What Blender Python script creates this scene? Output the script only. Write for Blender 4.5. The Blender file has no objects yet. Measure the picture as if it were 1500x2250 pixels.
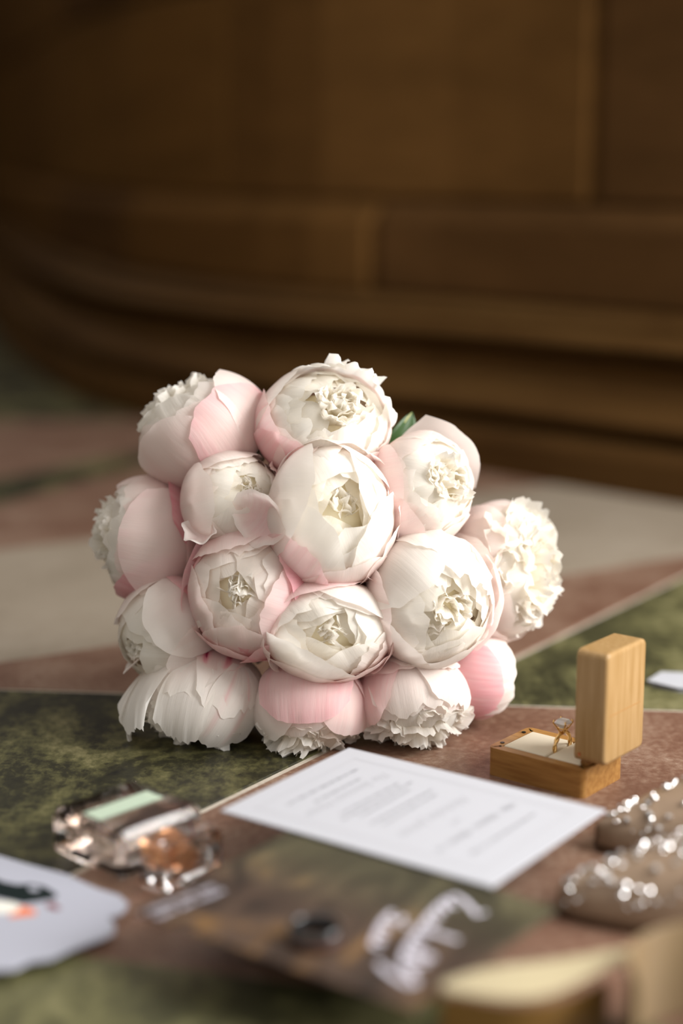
import bpy, bmesh, math, random
from mathutils import Vector, Matrix, noise
PI = math.pi
rad = math.radians
scene = bpy.context.scene
COL = scene.collection

# ---------------------------------------------------------------- camera
CAM_H, PITCH, LENS = 0.37, rad(12.0), 60.0
FPX = LENS / 36.0 * 2250.0
cam_d = bpy.data.cameras.new('camera')
cam = bpy.data.objects.new('camera', cam_d)
COL.objects.link(cam)
cam.location = (0, 0, CAM_H)
cam.rotation_euler = (PI / 2 - PITCH, 0, 0)
cam_d.sensor_fit = 'VERTICAL'
cam_d.sensor_height = 36.0
cam_d.sensor_width = 24.0
cam_d.lens = LENS
cam_d.clip_start = 0.01
cam_d.dof.use_dof = True
cam_d.dof.focus_distance = 1.048
cam_d.dof.aperture_fstop = 1.9
scene.camera = cam

# ---------------------------------------------------------------- world, window light, exposure
w = bpy.data.worlds.new('world')
scene.world = w
w.use_nodes = True
w.node_tree.nodes['Background'].inputs[0].default_value = (1.0, 0.94, 0.88, 1)
w.node_tree.nodes['Background'].inputs[1].default_value = 0.50


def window_light(name, loc, target, sx, sy, energy, color):
    ld = bpy.data.lights.new(name, 'AREA')
    ld.shape = 'RECTANGLE'
    ld.size, ld.size_y = sx, sy
    ld.energy, ld.color = energy, color
    o = bpy.data.objects.new(name, ld)
    COL.objects.link(o)
    o.location = loc
    o.rotation_euler = (Vector(target) - Vector(loc)).to_track_quat('-Z', 'Y').to_euler()
    return o


window_light('window_light', (1.30, 0.88, 0.80), (0.0, 0.95, 0.30), 1.45, 1.15, 66, (1.0, 0.985, 0.965))
scene.cycles.diffuse_bounces = 8
scene.cycles.max_bounces = 16
scene.cycles.transmission_bounces = 14
scene.cycles.transparent_max_bounces = 24
scene.view_settings.view_transform = 'Standard'
scene.view_settings.look = 'None'
scene.view_settings.exposure = 0.5
scene.view_settings.gamma = 1.0
scene.view_settings.use_curve_mapping = False

# ---------------------------------------------------------------- measuring helpers (photo point -> place in the room)
CR = Vector((1, 0, 0))
CF = Vector((0, math.cos(PITCH), -math.sin(PITCH)))
CU = Vector((0, math.sin(PITCH), math.cos(PITCH)))
CC = Vector((0, 0, CAM_H))


def at_depth(u, v, d):
    return CC + d * (CF + CR * ((u - 750) / FPX) + CU * ((1125 - v) / FPX))


def at_z(u, v, z=0.0):
    r = CF + CR * ((u - 750) / FPX) + CU * ((1125 - v) / FPX)
    return CC + r * ((z - CAM_H) / r.z)


def depth_of(p):
    return (Vector(p) - CC).dot(CF)


# ---------------------------------------------------------------- object helpers
def link(name, me, mat=None, parent=None, loc=None, smooth=False):
    o = bpy.data.objects.new(name, me)
    COL.objects.link(o)
    if mat is not None:
        for m in (mat if isinstance(mat, (list, tuple)) else [mat]):
            if m.name not in [q.name for q in me.materials if q]:
                me.materials.append(m)
    if parent is not None:
        o.parent = parent
    if loc is not None:
        o.location = loc
    if smooth and len(me.polygons):
        me.polygons.foreach_set('use_smooth', [True] * len(me.polygons))
    return o


def pymesh(name, V, F, mat=None, parent=None, loc=None, smooth=False):
    me = bpy.data.meshes.new(name)
    me.from_pydata([tuple(v) for v in V], [], F)
    me.update()
    return link(name, me, mat, parent, loc, smooth)


def bmobj(name, bm, mat=None, parent=None, loc=None, smooth=False):
    bmesh.ops.recalc_face_normals(bm, faces=bm.faces)
    me = bpy.data.meshes.new(name)
    bm.to_mesh(me)
    bm.free()
    return link(name, me, mat, parent, loc, smooth)


def thing(name, label, cat, loc=(0, 0, 0), rotz=0.0, group=None):
    o = bpy.data.objects.new(name, None)
    COL.objects.link(o)
    o.empty_display_size = 0.02
    o.location = loc
    o.rotation_euler = (0, 0, rotz)
    tag(o, label, cat, group)
    return o


def tag(o, label, cat, group=None):
    o['label'] = label
    o['category'] = cat
    if group:
        o['group'] = group
    return o


def box_bm(x0, x1, y0, y1, z0, z1, bevel=0.0, seg=2):
    bm = bmesh.new()
    bmesh.ops.create_cube(bm, size=1.0)
    for v in bm.verts:
        v.co = Vector(((x0 + x1) / 2 + v.co.x * (x1 - x0), (y0 + y1) / 2 + v.co.y * (y1 - y0), (z0 + z1) / 2 + v.co.z * (z1 - z0)))
    if bevel:
        bmesh.ops.bevel(bm, geom=list(bm.edges), offset=bevel, segments=seg, profile=0.6, affect='EDGES')
    return bm


def prism_bm(poly, z0, z1, bevel=0.0):
    """poly: list of (x, y); z0/z1 numbers"""
    bm = bmesh.new()
    vs = [bm.verts.new((p[0], p[1], z1)) for p in poly]
    f = bm.faces.new(vs)
    r = bmesh.ops.extrude_face_region(bm, geom=[f])
    for g in r['geom']:
        if isinstance(g, bmesh.types.BMVert):
            g.co.z = z0
    bmesh.ops.recalc_face_normals(bm, faces=bm.faces)
    if bevel:
        top = [e for e in bm.edges if all(abs(v.co.z - z1) < 1e-7 for v in e.verts)]
        bmesh.ops.bevel(bm, geom=top, offset=bevel, segments=1, profile=0.5, affect='EDGES')
    return bm


def tube(pts, r, n=8, closed=False, rr=None):
    """verts, faces of a tube along pts"""
    V, F = [], []
    m = len(pts)
    pts = [Vector(p) for p in pts]
    prev = None
    for i, p in enumerate(pts):
        a = pts[(i - 1) % m] if (closed or i > 0) else p
        b = pts[(i + 1) % m] if (closed or i < m - 1) else p
        t = (b - a).normalized()
        if prev is None:
            up = Vector((0, 0, 1)) if abs(t.z) < 0.9 else Vector((1, 0, 0))
            x = t.cross(up).normalized()
        else:
            x = (prev - t * prev.dot(t)).normalized()
        prev = x
        y = t.cross(x)
        rad_i = rr[i] if rr else r
        for k in range(n):
            c = 2 * PI * k / n
            V.append(p + (x * math.cos(c) + y * math.sin(c)) * rad_i)
    for i in range(m if closed else m - 1):
        j = (i + 1) % m
        for k in range(n):
            l = (k + 1) % n
            F.append((i * n + k, i * n + l, j * n + l, j * n + k))
    if not closed:
        F.append(tuple(range(n - 1, -1, -1)))
        F.append(tuple((m - 1) * n + k for k in range(n)))
    return V, F


# ---------------------------------------------------------------- materials
def mat_new(name):
    m = bpy.data.materials.new(name)
    m.use_nodes = True
    nt = m.node_tree
    return m, nt, nt.nodes['Principled BSDF'], nt.nodes, nt.links


def plain(name, color, rough=0.5, metal=0.0, spec=0.5, coat=0.0, noise_amt=0.0, noise_scale=60):
    m, nt, b, N, L = mat_new(name)
    b.inputs['Base Color'].default_value = (*color, 1)
    b.inputs['Roughness'].default_value = rough
    b.inputs['Metallic'].default_value = metal
    b.inputs['Specular IOR Level'].default_value = spec
    b.inputs['Coat Weight'].default_value = coat
    if noise_amt:
        tc = N.new('ShaderNodeTexCoord')
        nz = N.new('ShaderNodeTexNoise')
        nz.inputs['Scale'].default_value = noise_scale
        nz.inputs['Detail'].default_value = 5
        L.new(tc.outputs['Object'], nz.inputs['Vector'])
        mx = N.new('ShaderNodeMix')
        mx.data_type = 'RGBA'
        mx.inputs['A'].default_value = (*[c * (1 - noise_amt) for c in color], 1)
        mx.inputs['B'].default_value = (*[min(1, c * (1 + noise_amt)) for c in color], 1)
        L.new(nz.outputs['Fac'], mx.inputs['Factor'])
        L.new(mx.outputs['Result'], b.inputs['Base Color'])
    return m


def ramp(N, stops):
    r = N.new('ShaderNodeValToRGB')
    el = r.color_ramp.elements
    while len(el) < len(stops):
        el.new(0.5)
    for e, (p, c) in zip(el, stops):
        e.position = p
        e.color = (*c, 1)
    return r


def stone(name, stops, scale, rough=0.35, stretch=(1, 1, 1), detail=9, fine=0.25, distort=0.6, rot=0.0, spec=0.4, fscale=9, blend=0.35):
    m, nt, b, N, L = mat_new(name)
    tc = N.new('ShaderNodeTexCoord')
    mp = N.new('ShaderNodeMapping')
    mp.inputs['Scale'].default_value = stretch
    mp.inputs['Rotation'].default_value = (0, 0, rot)
    L.new(tc.outputs['Object'], mp.inputs['Vector'])
    n1 = N.new('ShaderNodeTexNoise')
    n1.inputs['Scale'].default_value = scale
    n1.inputs['Detail'].default_value = detail
    n1.inputs['Roughness'].default_value = 0.62
    n1.inputs['Distortion'].default_value = distort
    L.new(mp.outputs[0], n1.inputs['Vector'])
    n2 = N.new('ShaderNodeTexNoise')
    n2.inputs['Scale'].default_value = scale * fscale
    n2.inputs['Detail'].default_value = 6
    n2.inputs['Roughness'].default_value = 0.7
    L.new(mp.outputs[0], n2.inputs['Vector'])
    mx = N.new('ShaderNodeMix')
    mx.inputs['Factor'].default_value = blend
    L.new(n1.outputs['Fac'], mx.inputs['A'])
    L.new(n2.outputs['Fac'], mx.inputs['B'])
    r = ramp(N, stops)
    L.new(mx.outputs['Result'], r.inputs['Fac'])
    # fine scratches: very stretched noise, thin bright lines
    ms = N.new('ShaderNodeMapping')
    ms.inputs['Rotation'].default_value = (0, 0, 0.9)
    ms.inputs['Scale'].default_value = (900, 14, 1)
    L.new(tc.outputs['Object'], ms.inputs['Vector'])
    ns = N.new('ShaderNodeTexNoise')
    ns.inputs['Scale'].default_value = 1
    ns.inputs['Detail'].default_value = 2
    L.new(ms.outputs[0], ns.inputs['Vector'])
    rs = ramp(N, [(0.0, (0, 0, 0)), (0.70, (0, 0, 0)), (0.78, (fine, fine, fine))])
    L.new(ns.outputs['Fac'], rs.inputs['Fac'])
    ad = N.new('ShaderNodeMix')
    ad.data_type = 'RGBA'
    ad.blend_type = 'ADD'
    ad.inputs['Factor'].default_value = 0.35
    L.new(r.outputs['Color'], ad.inputs['A'])
    L.new(rs.outputs['Color'], ad.inputs['B'])
    L.new(ad.outputs['Result'], b.inputs['Base Color'])
    b.inputs['Roughness'].default_value = rough
    b.inputs['Specular IOR Level'].default_value = spec
    bp = N.new('ShaderNodeBump')
    bp.inputs['Strength'].default_value = 0.08
    bp.inputs['Distance'].default_value = 0.002
    L.new(n2.outputs['Fac'], bp.inputs['Height'])
    L.new(bp.outputs[0], b.inputs['Normal'])
    return m


M_GREEN = stone('green_marble', [(0.36, (0.006, 0.006, 0.004)), (0.47, (0.022, 0.021, 0.009)), (0.55, (0.088, 0.083, 0.032)), (0.66, (0.235, 0.21, 0.10))], 16, 0.42, (1, 0.7, 1), fine=0.06, distort=0.8)
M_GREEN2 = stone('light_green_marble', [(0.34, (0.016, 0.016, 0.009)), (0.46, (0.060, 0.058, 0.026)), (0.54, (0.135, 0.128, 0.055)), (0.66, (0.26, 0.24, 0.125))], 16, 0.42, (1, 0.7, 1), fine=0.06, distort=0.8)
M_RED = stone('red_granite', [(0.30, (0.105, 0.044, 0.027)), (0.47, (0.18, 0.096, 0.063)), (0.56, (0.245, 0.152, 0.105)), (0.68, (0.38, 0.285, 0.22))], 14, 0.42, fine=0.12, distort=0.4, fscale=14, blend=0.55)
M_CREAM = stone('cream_marble', [(0.3, (0.25, 0.205, 0.150)), (0.5, (0.33, 0.275, 0.21)), (0.7, (0.39, 0.335, 0.265))], 9, 0.4, fine=0.05)
M_GROUT = stone('pale_grout', [(0.3, (0.32, 0.27, 0.21)), (0.5, (0.50, 0.44, 0.36)), (0.7, (0.62, 0.57, 0.49))], 60, 0.8, fine=0.0)
M_WALL = [stone('brown_marble_%d' % i, [(0.3, tuple(c * 0.72 for c in base)), (0.5, base), (0.72, tuple(min(1, c * 1.35) for c in base))], 5, 0.8, (0.6, 0.6, 2.2), fine=0.0, spec=0.03)
          for i, base in enumerate([(0.118, 0.058, 0.016), (0.103, 0.050, 0.0145), (0.076, 0.037, 0.0125)])]
M_MOULD = stone('brown_marble_moulding', [(0.3, (0.046, 0.021, 0.0065)), (0.5, (0.078, 0.038, 0.011)), (0.7, (0.11, 0.058, 0.018))], 4, 0.6, (0.5, 0.5, 3), fine=0.0, spec=0.06)


def petal_material(name):
    m, nt, b, N, L = mat_new(name)
    at = N.new('ShaderNodeAttribute')
    at.attribute_name = 'pd'
    sp = N.new('ShaderNodeSeparateColor')
    L.new(at.outputs['Color'], sp.inputs[0])
    oi = N.new('ShaderNodeObjectInfo')
    cb = N.new('ShaderNodeCombineXYZ')

    def mul(a, k):
        q = N.new('ShaderNodeMath')
        q.operation = 'MULTIPLY'
        L.new(a, q.inputs[0])
        q.inputs[1].default_value = k
        return q.outputs[0]
    L.new(mul(sp.outputs[0], 16.0), cb.inputs[0])
    L.new(mul(sp.outputs[1], 1.3), cb.inputs[1])
    L.new(mul(oi.outputs['Random'], 57.0), cb.inputs[2])
    ns = N.new('ShaderNodeTexNoise')
    ns.inputs['Scale'].default_value = 1.0
    ns.inputs['Detail'].default_value = 4
    ns.inputs['Roughness'].default_value = 0.6
    L.new(cb.outputs[0], ns.inputs['Vector'])
    # pigment strength = pink * (0.55 + 0.9*streak)
    mr = N.new('ShaderNodeMapRange')
    mr.inputs['From Min'].default_value = 0.3
    mr.inputs['From Max'].default_value = 0.7
    mr.inputs['To Min'].default_value = 0.84
    mr.inputs['To Max'].default_value = 1.16
    L.new(ns.outputs['Fac'], mr.inputs['Value'])
    pk = N.new('ShaderNodeMath')
    pk.operation = 'MULTIPLY'
    pk.use_clamp = True
    L.new(sp.outputs[2], pk.inputs[0])
    L.new(mr.outputs[0], pk.inputs[1])
    r = ramp(N, [(0.0, (0.95, 0.928, 0.885)), (0.22, (0.94, 0.82, 0.785)), (0.55, (0.92, 0.59, 0.615)), (0.85, (0.81, 0.345, 0.41)), (1.0, (0.42, 0.025, 0.10))])
    L.new(pk.outputs[0], r.inputs['Fac'])
    cm = N.new('ShaderNodeMix')
    cm.data_type = 'RGBA'
    cm.inputs['A'].default_value = (0.95, 0.875, 0.68, 1)
    L.new(at.outputs['Alpha'], cm.inputs['Factor'])
    L.new(r.outputs['Color'], cm.inputs['B'])
    L.new(cm.outputs['Result'], b.inputs['Base Color'])
    b.inputs['Roughness'].default_value = 0.48
    b.inputs['Specular IOR Level'].default_value = 0.28
    bp = N.new('ShaderNodeBump')
    bp.inputs['Strength'].default_value = 0.30
    bp.inputs['Distance'].default_value = 0.0012
    L.new(ns.outputs['Fac'], bp.inputs['Height'])
    L.new(bp.outputs[0], b.inputs['Normal'])
    tr = N.new('ShaderNodeBsdfTranslucent')
    L.new(cm.outputs['Result'], tr.inputs['Color'])
    L.new(bp.outputs[0], tr.inputs['Normal'])
    mix = N.new('ShaderNodeMixShader')
    mix.inputs[0].default_value = 0.5
    L.new(b.outputs[0], mix.inputs[1])
    L.new(tr.outputs[0], mix.inputs[2])
    L.new(mix.outputs[0], N['Material Output'].inputs['Surface'])
    return m


M_PETAL = petal_material('peony_petal')
M_CORE = plain('peony_core', (0.93, 0.87, 0.68), 0.6)
M_LEAF = plain('peony_leaf', (0.030, 0.075, 0.016), 0.42, noise_amt=0.4, noise_scale=40)
M_LEAFBACK = plain('peony_leaf_edge', (0.30, 0.30, 0.12), 0.5, noise_amt=0.3)
M_STEM = plain('peony_stem', (0.10, 0.13, 0.035), 0.5, noise_amt=0.3)
M_RIBBON = plain('cream_ribbon', (0.70, 0.64, 0.54), 0.4)


def wood(name, c0, c1, axis_scale, rough=0.38):
    m, nt, b, N, L = mat_new(name)
    tc = N.new('ShaderNodeTexCoord')
    mp = N.new('ShaderNodeMapping')
    mp.inputs['Scale'].default_value = axis_scale
    L.new(tc.outputs['Object'], mp.inputs['Vector'])
    n = N.new('ShaderNodeTexNoise')
    n.inputs['Scale'].default_value = 1.0
    n.inputs['Detail'].default_value = 5
    n.inputs['Distortion'].default_value = 0.6
    L.new(mp.outputs[0], n.inputs['Vector'])
    r = ramp(N, [(0.32, c0), (0.66, c1)])
    L.new(n.outputs['Fac'], r.inputs['Fac'])
    L.new(r.outputs['Color'], b.inputs['Base Color'])
    b.inputs['Roughness'].default_value = rough
    b.inputs['Specular IOR Level'].default_value = 0.35
    return m


M_WOOD_BASE = wood('honey_wood', (0.25, 0.112, 0.027), (0.37, 0.19, 0.054), (30, 260, 260))
M_WOOD_LID = wood('pale_honey_wood', (0.32, 0.19, 0.07), (0.40, 0.255, 0.115), (420, 420, 26))
M_CUSHION = plain('cream_velvet', (0.66, 0.59, 0.46), 0.85, spec=0.1)
M_GOLD = plain('gold', (0.83, 0.55, 0.22), 0.18, metal=1.0)
M_DARKDOT = plain('dark_magnet', (0.03, 0.025, 0.02), 0.35, metal=0.8)
M_CARD = plain('white_card_stock', (0.47, 0.478, 0.515), 0.75, spec=0.2)
M_CARD_BLUE = plain('cool_white_card', (0.40, 0.41, 0.475), 0.75, spec=0.2)
M_INK = plain('pale_grey_ink', (0.37, 0.37, 0.40), 0.8, spec=0.1)
M_INKLINE = plain('faint_grey_rule', (0.43, 0.43, 0.46), 0.8, spec=0.1)
M_INK_WHITE = plain('white_ink', (0.66, 0.64, 0.73), 0.6)
M_BLACK = plain('black_wood', (0.010, 0.009, 0.008), 0.7, spec=0.1)
M_BIRD = plain('print_black_green', (0.010, 0.016, 0.016), 0.7, spec=0.1)
M_ORANGE = plain('print_orange', (0.75, 0.20, 0.08), 0.7, spec=0.1)
M_PLUM = plain('print_dark_red', (0.18, 0.04, 0.04), 0.7, spec=0.1)
M_OFFWHITE = plain('print_off_white', (0.80, 0.79, 0.70), 0.7, spec=0.1)
M_BAND_BLACK = plain('black_polished_metal', (0.012, 0.013, 0.014), 0.18, spec=0.7, coat=0.4)
M_BAND_REFLECT = plain('painted_band_reflection', (0.10, 0.025, 0.010), 0.3)  # orange-brown reflection on the band's lower edge, put in as colour
M_SHOE = plain('champagne_satin', (0.30, 0.21, 0.14), 0.42, spec=0.4, noise_amt=0.12, noise_scale=200)
M_SOLE = plain('dark_tan_sole', (0.10, 0.055, 0.030), 0.5)
M_LINING = plain('nude_lining', (0.42, 0.30, 0.21), 0.6)
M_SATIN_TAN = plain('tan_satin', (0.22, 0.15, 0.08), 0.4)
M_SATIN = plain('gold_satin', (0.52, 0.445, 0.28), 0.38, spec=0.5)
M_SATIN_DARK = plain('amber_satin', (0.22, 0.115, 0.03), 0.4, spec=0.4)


def glass(name, color, ior, rough=0.0):
    m, nt, b, N, L = mat_new(name)
    b.inputs['Base Color'].default_value = (*color, 1)
    b.inputs['Transmission Weight'].default_value = 1.0
    b.inputs['IOR'].default_value = ior
    b.inputs['Roughness'].default_value = rough
    return m


def clear(name, color, ior, see=0.08):
    m = glass(name, color, ior)
    nt = m.node_tree
    N, L = nt.nodes, nt.links
    t = N.new('ShaderNodeBsdfTransparent')
    t.inputs[0].default_value = (*color, 1)
    mx = N.new('ShaderNodeMixShader')
    mx.inputs[0].default_value = see
    L.new(N['Principled BSDF'].outputs[0], mx.inputs[1])
    L.new(t.outputs[0], mx.inputs[2])
    L.new(mx.outputs[0], N['Material Output'].inputs['Surface'])
    return m


M_GLASS = clear('clear_glass', (0.98, 0.965, 0.96), 1.48)
M_LIQUID = clear('peach_perfume', (0.99, 0.90, 0.84), 1.36, 0.6)
M_DIAMOND = glass('diamond', (1, 1, 1), 1.75)
M_DIAMOND.node_tree.nodes['Principled BSDF'].inputs['Transmission Weight'].default_value = 0.55
M_LABEL = plain('pale_green_label', (0.46, 0.56, 0.43), 0.6)
M_LABELINK = plain('grey_green_ink', (0.36, 0.45, 0.36), 0.7)
M_COPPER = plain('copper', (0.80, 0.40, 0.20), 0.25, metal=1.0)
m, nt, b, N, L = mat_new('crystal')
b.inputs['Base Color'].default_value = (0.92, 0.92, 0.92, 1)
b.inputs['Metallic'].default_value = 1.0
b.inputs['Roughness'].default_value = 0.07
M_CRYSTAL = m


def painting_material():
    m, nt, b, N, L = mat_new('old_painting_print')
    tc = N.new('ShaderNodeTexCoord')
    mp = N.new('ShaderNodeMapping')
    mp.inputs['Scale'].default_value = (1, 1.9, 1)
    mp.inputs['Rotation'].default_value = (0, 0, 0.35)
    L.new(tc.outputs['Object'], mp.inputs['Vector'])
    n = N.new('ShaderNodeTexNoise')
    n.inputs['Scale'].default_value = 17
    n.inputs['Detail'].default_value = 4
    n.inputs['Distortion'].default_value = 1.2
    L.new(mp.outputs[0], n.inputs['Vector'])
    r1 = ramp(N, [(0.30, (0.014, 0.009, 0.007)), (0.45, (0.046, 0.028, 0.019)), (0.56, (0.085, 0.052, 0.034)), (0.64, (0.18, 0.095, 0.030)), (0.76, (0.20, 0.135, 0.095))])
    r2 = ramp(N, [(0.30, (0.020, 0.018, 0.009)), (0.48, (0.054, 0.048, 0.025)), (0.60, (0.092, 0.082, 0.042)), (0.75, (0.15, 0.14, 0.10))])
    L.new(n.outputs['Fac'], r1.inputs['Fac'])
    L.new(n.outputs['Fac'], r2.inputs['Fac'])
    sx = N.new('ShaderNodeSeparateXYZ')
    L.new(tc.outputs['Object'], sx.inputs[0])
    mr = N.new('ShaderNodeMapRange')
    mr.inputs['From Min'].default_value = -0.01
    mr.inputs['From Max'].default_value = 0.04
    L.new(sx.outputs['X'], mr.inputs['Value'])
    mx = N.new('ShaderNodeMix')
    mx.data_type = 'RGBA'
    L.new(mr.outputs[0], mx.inputs['Factor'])
    L.new(r1.outputs['Color'], mx.inputs['A'])
    L.new(r2.outputs['Color'], mx.inputs['B'])
    L.new(mx.outputs['Result'], b.inputs['Base Color'])
    b.inputs['Roughness'].default_value = 0.5
    b.inputs['Specular IOR Level'].default_value = 0.35
    return m


M_PAINTING = painting_material()

# ================================================================ FLOOR
fx0, fx1, fy0, fy1 = -3.0, 3.0, -1.2, 6.5


def line_px(a, b):
    p, q = at_z(*a), at_z(*b)
    p, q = Vector((p.x, p.y)), Vector((q.x, q.y))
    d = (q - p).normalized()
    return p, Vector((-d.y, d.x))     # point, normal pointing to the far side (left of direction p -> q)


def clip(poly, ln, sign, gap=0.0):
    p0, n = ln
    out = []
    f = lambda p: sign * (p - p0).dot(n) - gap
    for i in range(len(poly)):
        a, b_ = poly[i], poly[(i + 1) % len(poly)]
        fa, fb = f(a), f(b_)
        if fa >= 0:
            out.append(a)
        if (fa >= 0) != (fb >= 0):
            out.append(a + (b_ - a) * (fa / (fa - fb)))
    return out


LA = line_px((0, 1513), (1500, 1561))
LD = line_px((470, 1768), (1500, 1266))
LB = line_px((0, 1455), (1500, 1222))
LC = line_px((0, 1208), (1500, 1030))
LE = line_px((0, 2078), (1500, 2262))
LF = line_px((0, 1108), (320, 1020))
LG = line_px((0, 1050), (320, 990))
LH = line_px((0, 925), (1500, 905))
BIG = [Vector(p) for p in ((fx0, fy0), (fx1, fy0), (fx1, fy1), (fx0, fy1))]
floor = pymesh('floor', [(fx0, fy0, -0.0012), (fx1, fy0, -0.0012), (fx1, fy1, -0.0012), (fx0, fy1, -0.0012)], [(0, 1, 2, 3)], M_GROUT)
floor['kind'] = 'structure'
GA = 0.0026


def slab(name, mat, clips):
    poly = BIG
    for ln, s, g in clips:
        poly = clip(poly, ln, s, g)
        if len(poly) < 3:
            return None
    bm = prism_bm(poly, -0.02, 0.0, 0.0004)
    return bmobj(name, bm, mat, floor)


T = 0.0003
slab('green_marble_slab', M_GREEN, [(LA, -1, GA), (LD, 1, GA), (LE, 1, T)])
slab('red_granite_slab', M_RED, [(LA, -1, GA), (LD, -1, GA), (LE, 1, T)])
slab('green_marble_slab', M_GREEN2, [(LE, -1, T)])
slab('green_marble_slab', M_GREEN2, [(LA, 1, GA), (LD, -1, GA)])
slab('red_granite_slab', M_RED, [(LA, 1, GA), (LD, 1, GA), (LB, -1, T)])
slab('cream_marble_slab', M_CREAM, [(LB, 1, T), (LC, -1, T), (LD, 1, GA)])
slab('red_granite_slab', M_RED, [(LC, 1, T), (LF, -1, T), (LD, 1, GA)])
slab('green_marble_slab', M_GREEN, [(LC, 1, T), (LF, 1, T), (LG, -1, T), (LD, 1, GA)])
slab('red_granite_slab', M_RED, [(LC, 1, T), (LG, 1, T), (LH, -1, T), (LD, 1, GA)])
slab('green_marble_slab', M_GREEN, [(LC, 1, T), (LG, 1, T), (LH, 1, T), (LD, 1, GA)])

# ================================================================ BACK WALL (curved, of brown marble blocks on a moulded plinth)
ZL = 0.19
raw = [at_z(u, v, ZL) for u, v in ((20, 500), (100, 543), (200, 576), (300, 600), (600, 634), (1000, 660), (1500, 698))]
pts2 = [Vector((p.x, p.y)) for p in raw]
d0 = (pts2[0] - pts2[1]).normalized()
pts2 = [pts2[0] + d0 * 2.4, pts2[0] + d0 * 1.2] + pts2
d1 = (pts2[-1] - pts2[-2]).normalized()
pts2 += [pts2[-1] + d1 * 0.6, pts2[-1] + d1 * 1.6]
# smooth (Catmull-Rom) resample
SP = []
for i in range(len(pts2) - 1):
    p0, p1, p2, p3 = pts2[max(0, i - 1)], pts2[i], pts2[i + 1], pts2[min(len(pts2) - 1, i + 2)]
    for k in range(10):
        t = k / 10
        SP.append(0.5 * ((2 * p1) + (p2 - p0) * t + (2 * p0 - 5 * p1 + 4 * p2 - p3) * t * t + (-p0 + 3 * p1 - 3 * p2 + p3) * t ** 3))
SP.append(pts2[-1])
SL = [0.0]
for a, b_ in zip(SP, SP[1:]):
    SL.append(SL[-1] + (b_ - a).length)
STOT = SL[-1]


def path_at(s):
    s = max(0.0, min(STOT - 1e-6, s))
    lo = 0
    hi = len(SL) - 1
    while hi - lo > 1:
        mid = (lo + hi) // 2
        if SL[mid] <= s:
            lo = mid
        else:
            hi = mid
    t = (s - SL[lo]) / (SL[hi] - SL[lo])
    p = SP[lo].lerp(SP[hi], t)
    e = 0.05
    # local tangent, smoothed
    i0, i1 = max(0, lo - 1), min(len(SP) - 1, hi + 1)
    tg = (SP[i1] - SP[i0]).normalized()
    return p, Vector((tg.y, -tg.x))      # point, outward normal (towards the viewer)


def s_of_px(u, v, z):
    q = at_z(u, v, z)
    q = Vector((q.x, q.y))
    return min(((SP[i] - q).length, SL[i]) for i in range(len(SP)))[1]


def sweep(name, prof, s0, s1, step, mat, parent, chamf=0.0, smooth=False):
    """prof: closed polygon of (out, z); swept along the wall path from s0 to s1"""
    n = max(2, int((s1 - s0) / step) + 1)
    ss = [s0 + (s1 - s0) * i / (n - 1) for i in range(n)]
    stations = [(s, 0.0) for s in ss]
    if chamf:
        stations = [(s0, chamf), (s0 + chamf, 0.0)] + [(s, 0.0) for s in ss if s0 + chamf < s < s1 - chamf] + [(s1 - chamf, 0.0), (s1, chamf)]
    V, F = [], []
    m_ = len(prof)
    mx = max(o for o, z in prof)
    for s, c in stations:
        p, nrm = path_at(s)
        for o, z in prof:
            oo = min(o, mx - c) if c else o
            V.append((p.x + nrm.x * oo, p.y + nrm.y * oo, z))
    for i in range(len(stations) - 1):
        for k in range(m_):
            l = (k + 1) % m_
            F.append((i * m_ + k, i * m_ + l, (i + 1) * m_ + l, (i + 1) * m_ + k))
    F.append(tuple(range(m_)))
    F.append(tuple((len(stations) - 1) * m_ + k for k in range(m_ - 1, -1, -1)))
    bm = bmesh.new()
    bv = [bm.verts.new(v) for v in V]
    for f in F:
        bm.faces.new([bv[i] for i in f])
    return bmobj(name, bm, mat, parent, smooth=smooth)


wall = bpy.data.objects.new('wall_back', None)
COL.objects.link(wall)
wall['kind'] = 'structure'
# plinth mouldings
sweep('base_course', [(-0.3, 0.0), (0.075, 0.0), (0.075, 0.040), (0.069, 0.052), (-0.3, 0.052)], 0, STOT, 0.12, M_MOULD, wall)


def bulge(o0, z0, z1, out, n=8):
    return [(o0 + out * math.sin(PI * k / n), z0 + (z1 - z0) * k / n) for k in range(n + 1)]


sweep('torus_moulding', [(-0.3, 0.0525)] + bulge(0.028, 0.0525, 0.096, 0.030) + [(-0.3, 0.096)], 0, STOT, 0.12, M_MOULD, wall)
sweep('cove_moulding', [(-0.3, 0.0965)] + [(0.030 - 0.018 * math.sin(PI * k / 8), 0.0965 + 0.042 * k / 8) for k in range(9)] + [(-0.3, 0.1385)], 0, STOT, 0.12, M_MOULD, wall)
sweep('ledge_moulding', [(-0.3, 0.139)] + bulge(0.0, 0.139, 0.172, 0.034) + [(0.006, 0.176), (-0.012, ZL), (-0.3, ZL)], 0, STOT, 0.12, M_MOULD, wall)
# ashlar blocks
ZJ = 0.306
CH = 0.007
s455 = s_of_px(455, 250, 0.40) if False else None


def s_px_wall(u):
    # path station whose sight line falls on photo column u
    best = None
    for i in range(len(SP)):
        p = SP[i]
        d = depth_of((p.x, p.y, 0.37))
        uu = 750 + FPX * p.x / d
        k = abs(uu - u)
        if p.y > 0.5 and (best is None or k < best[0]):
            best = (k, SL[i])
    return best[1]


def interp_s(u):
    lo = s_px_wall(u)
    cands = [(abs(750 + FPX * path_at(lo + dd * 0.01)[0].x / depth_of((*path_at(lo + dd * 0.01)[0], 0.37)) - u), lo + dd * 0.01) for dd in range(-20, 21)]
    return min(cands)[1]


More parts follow.
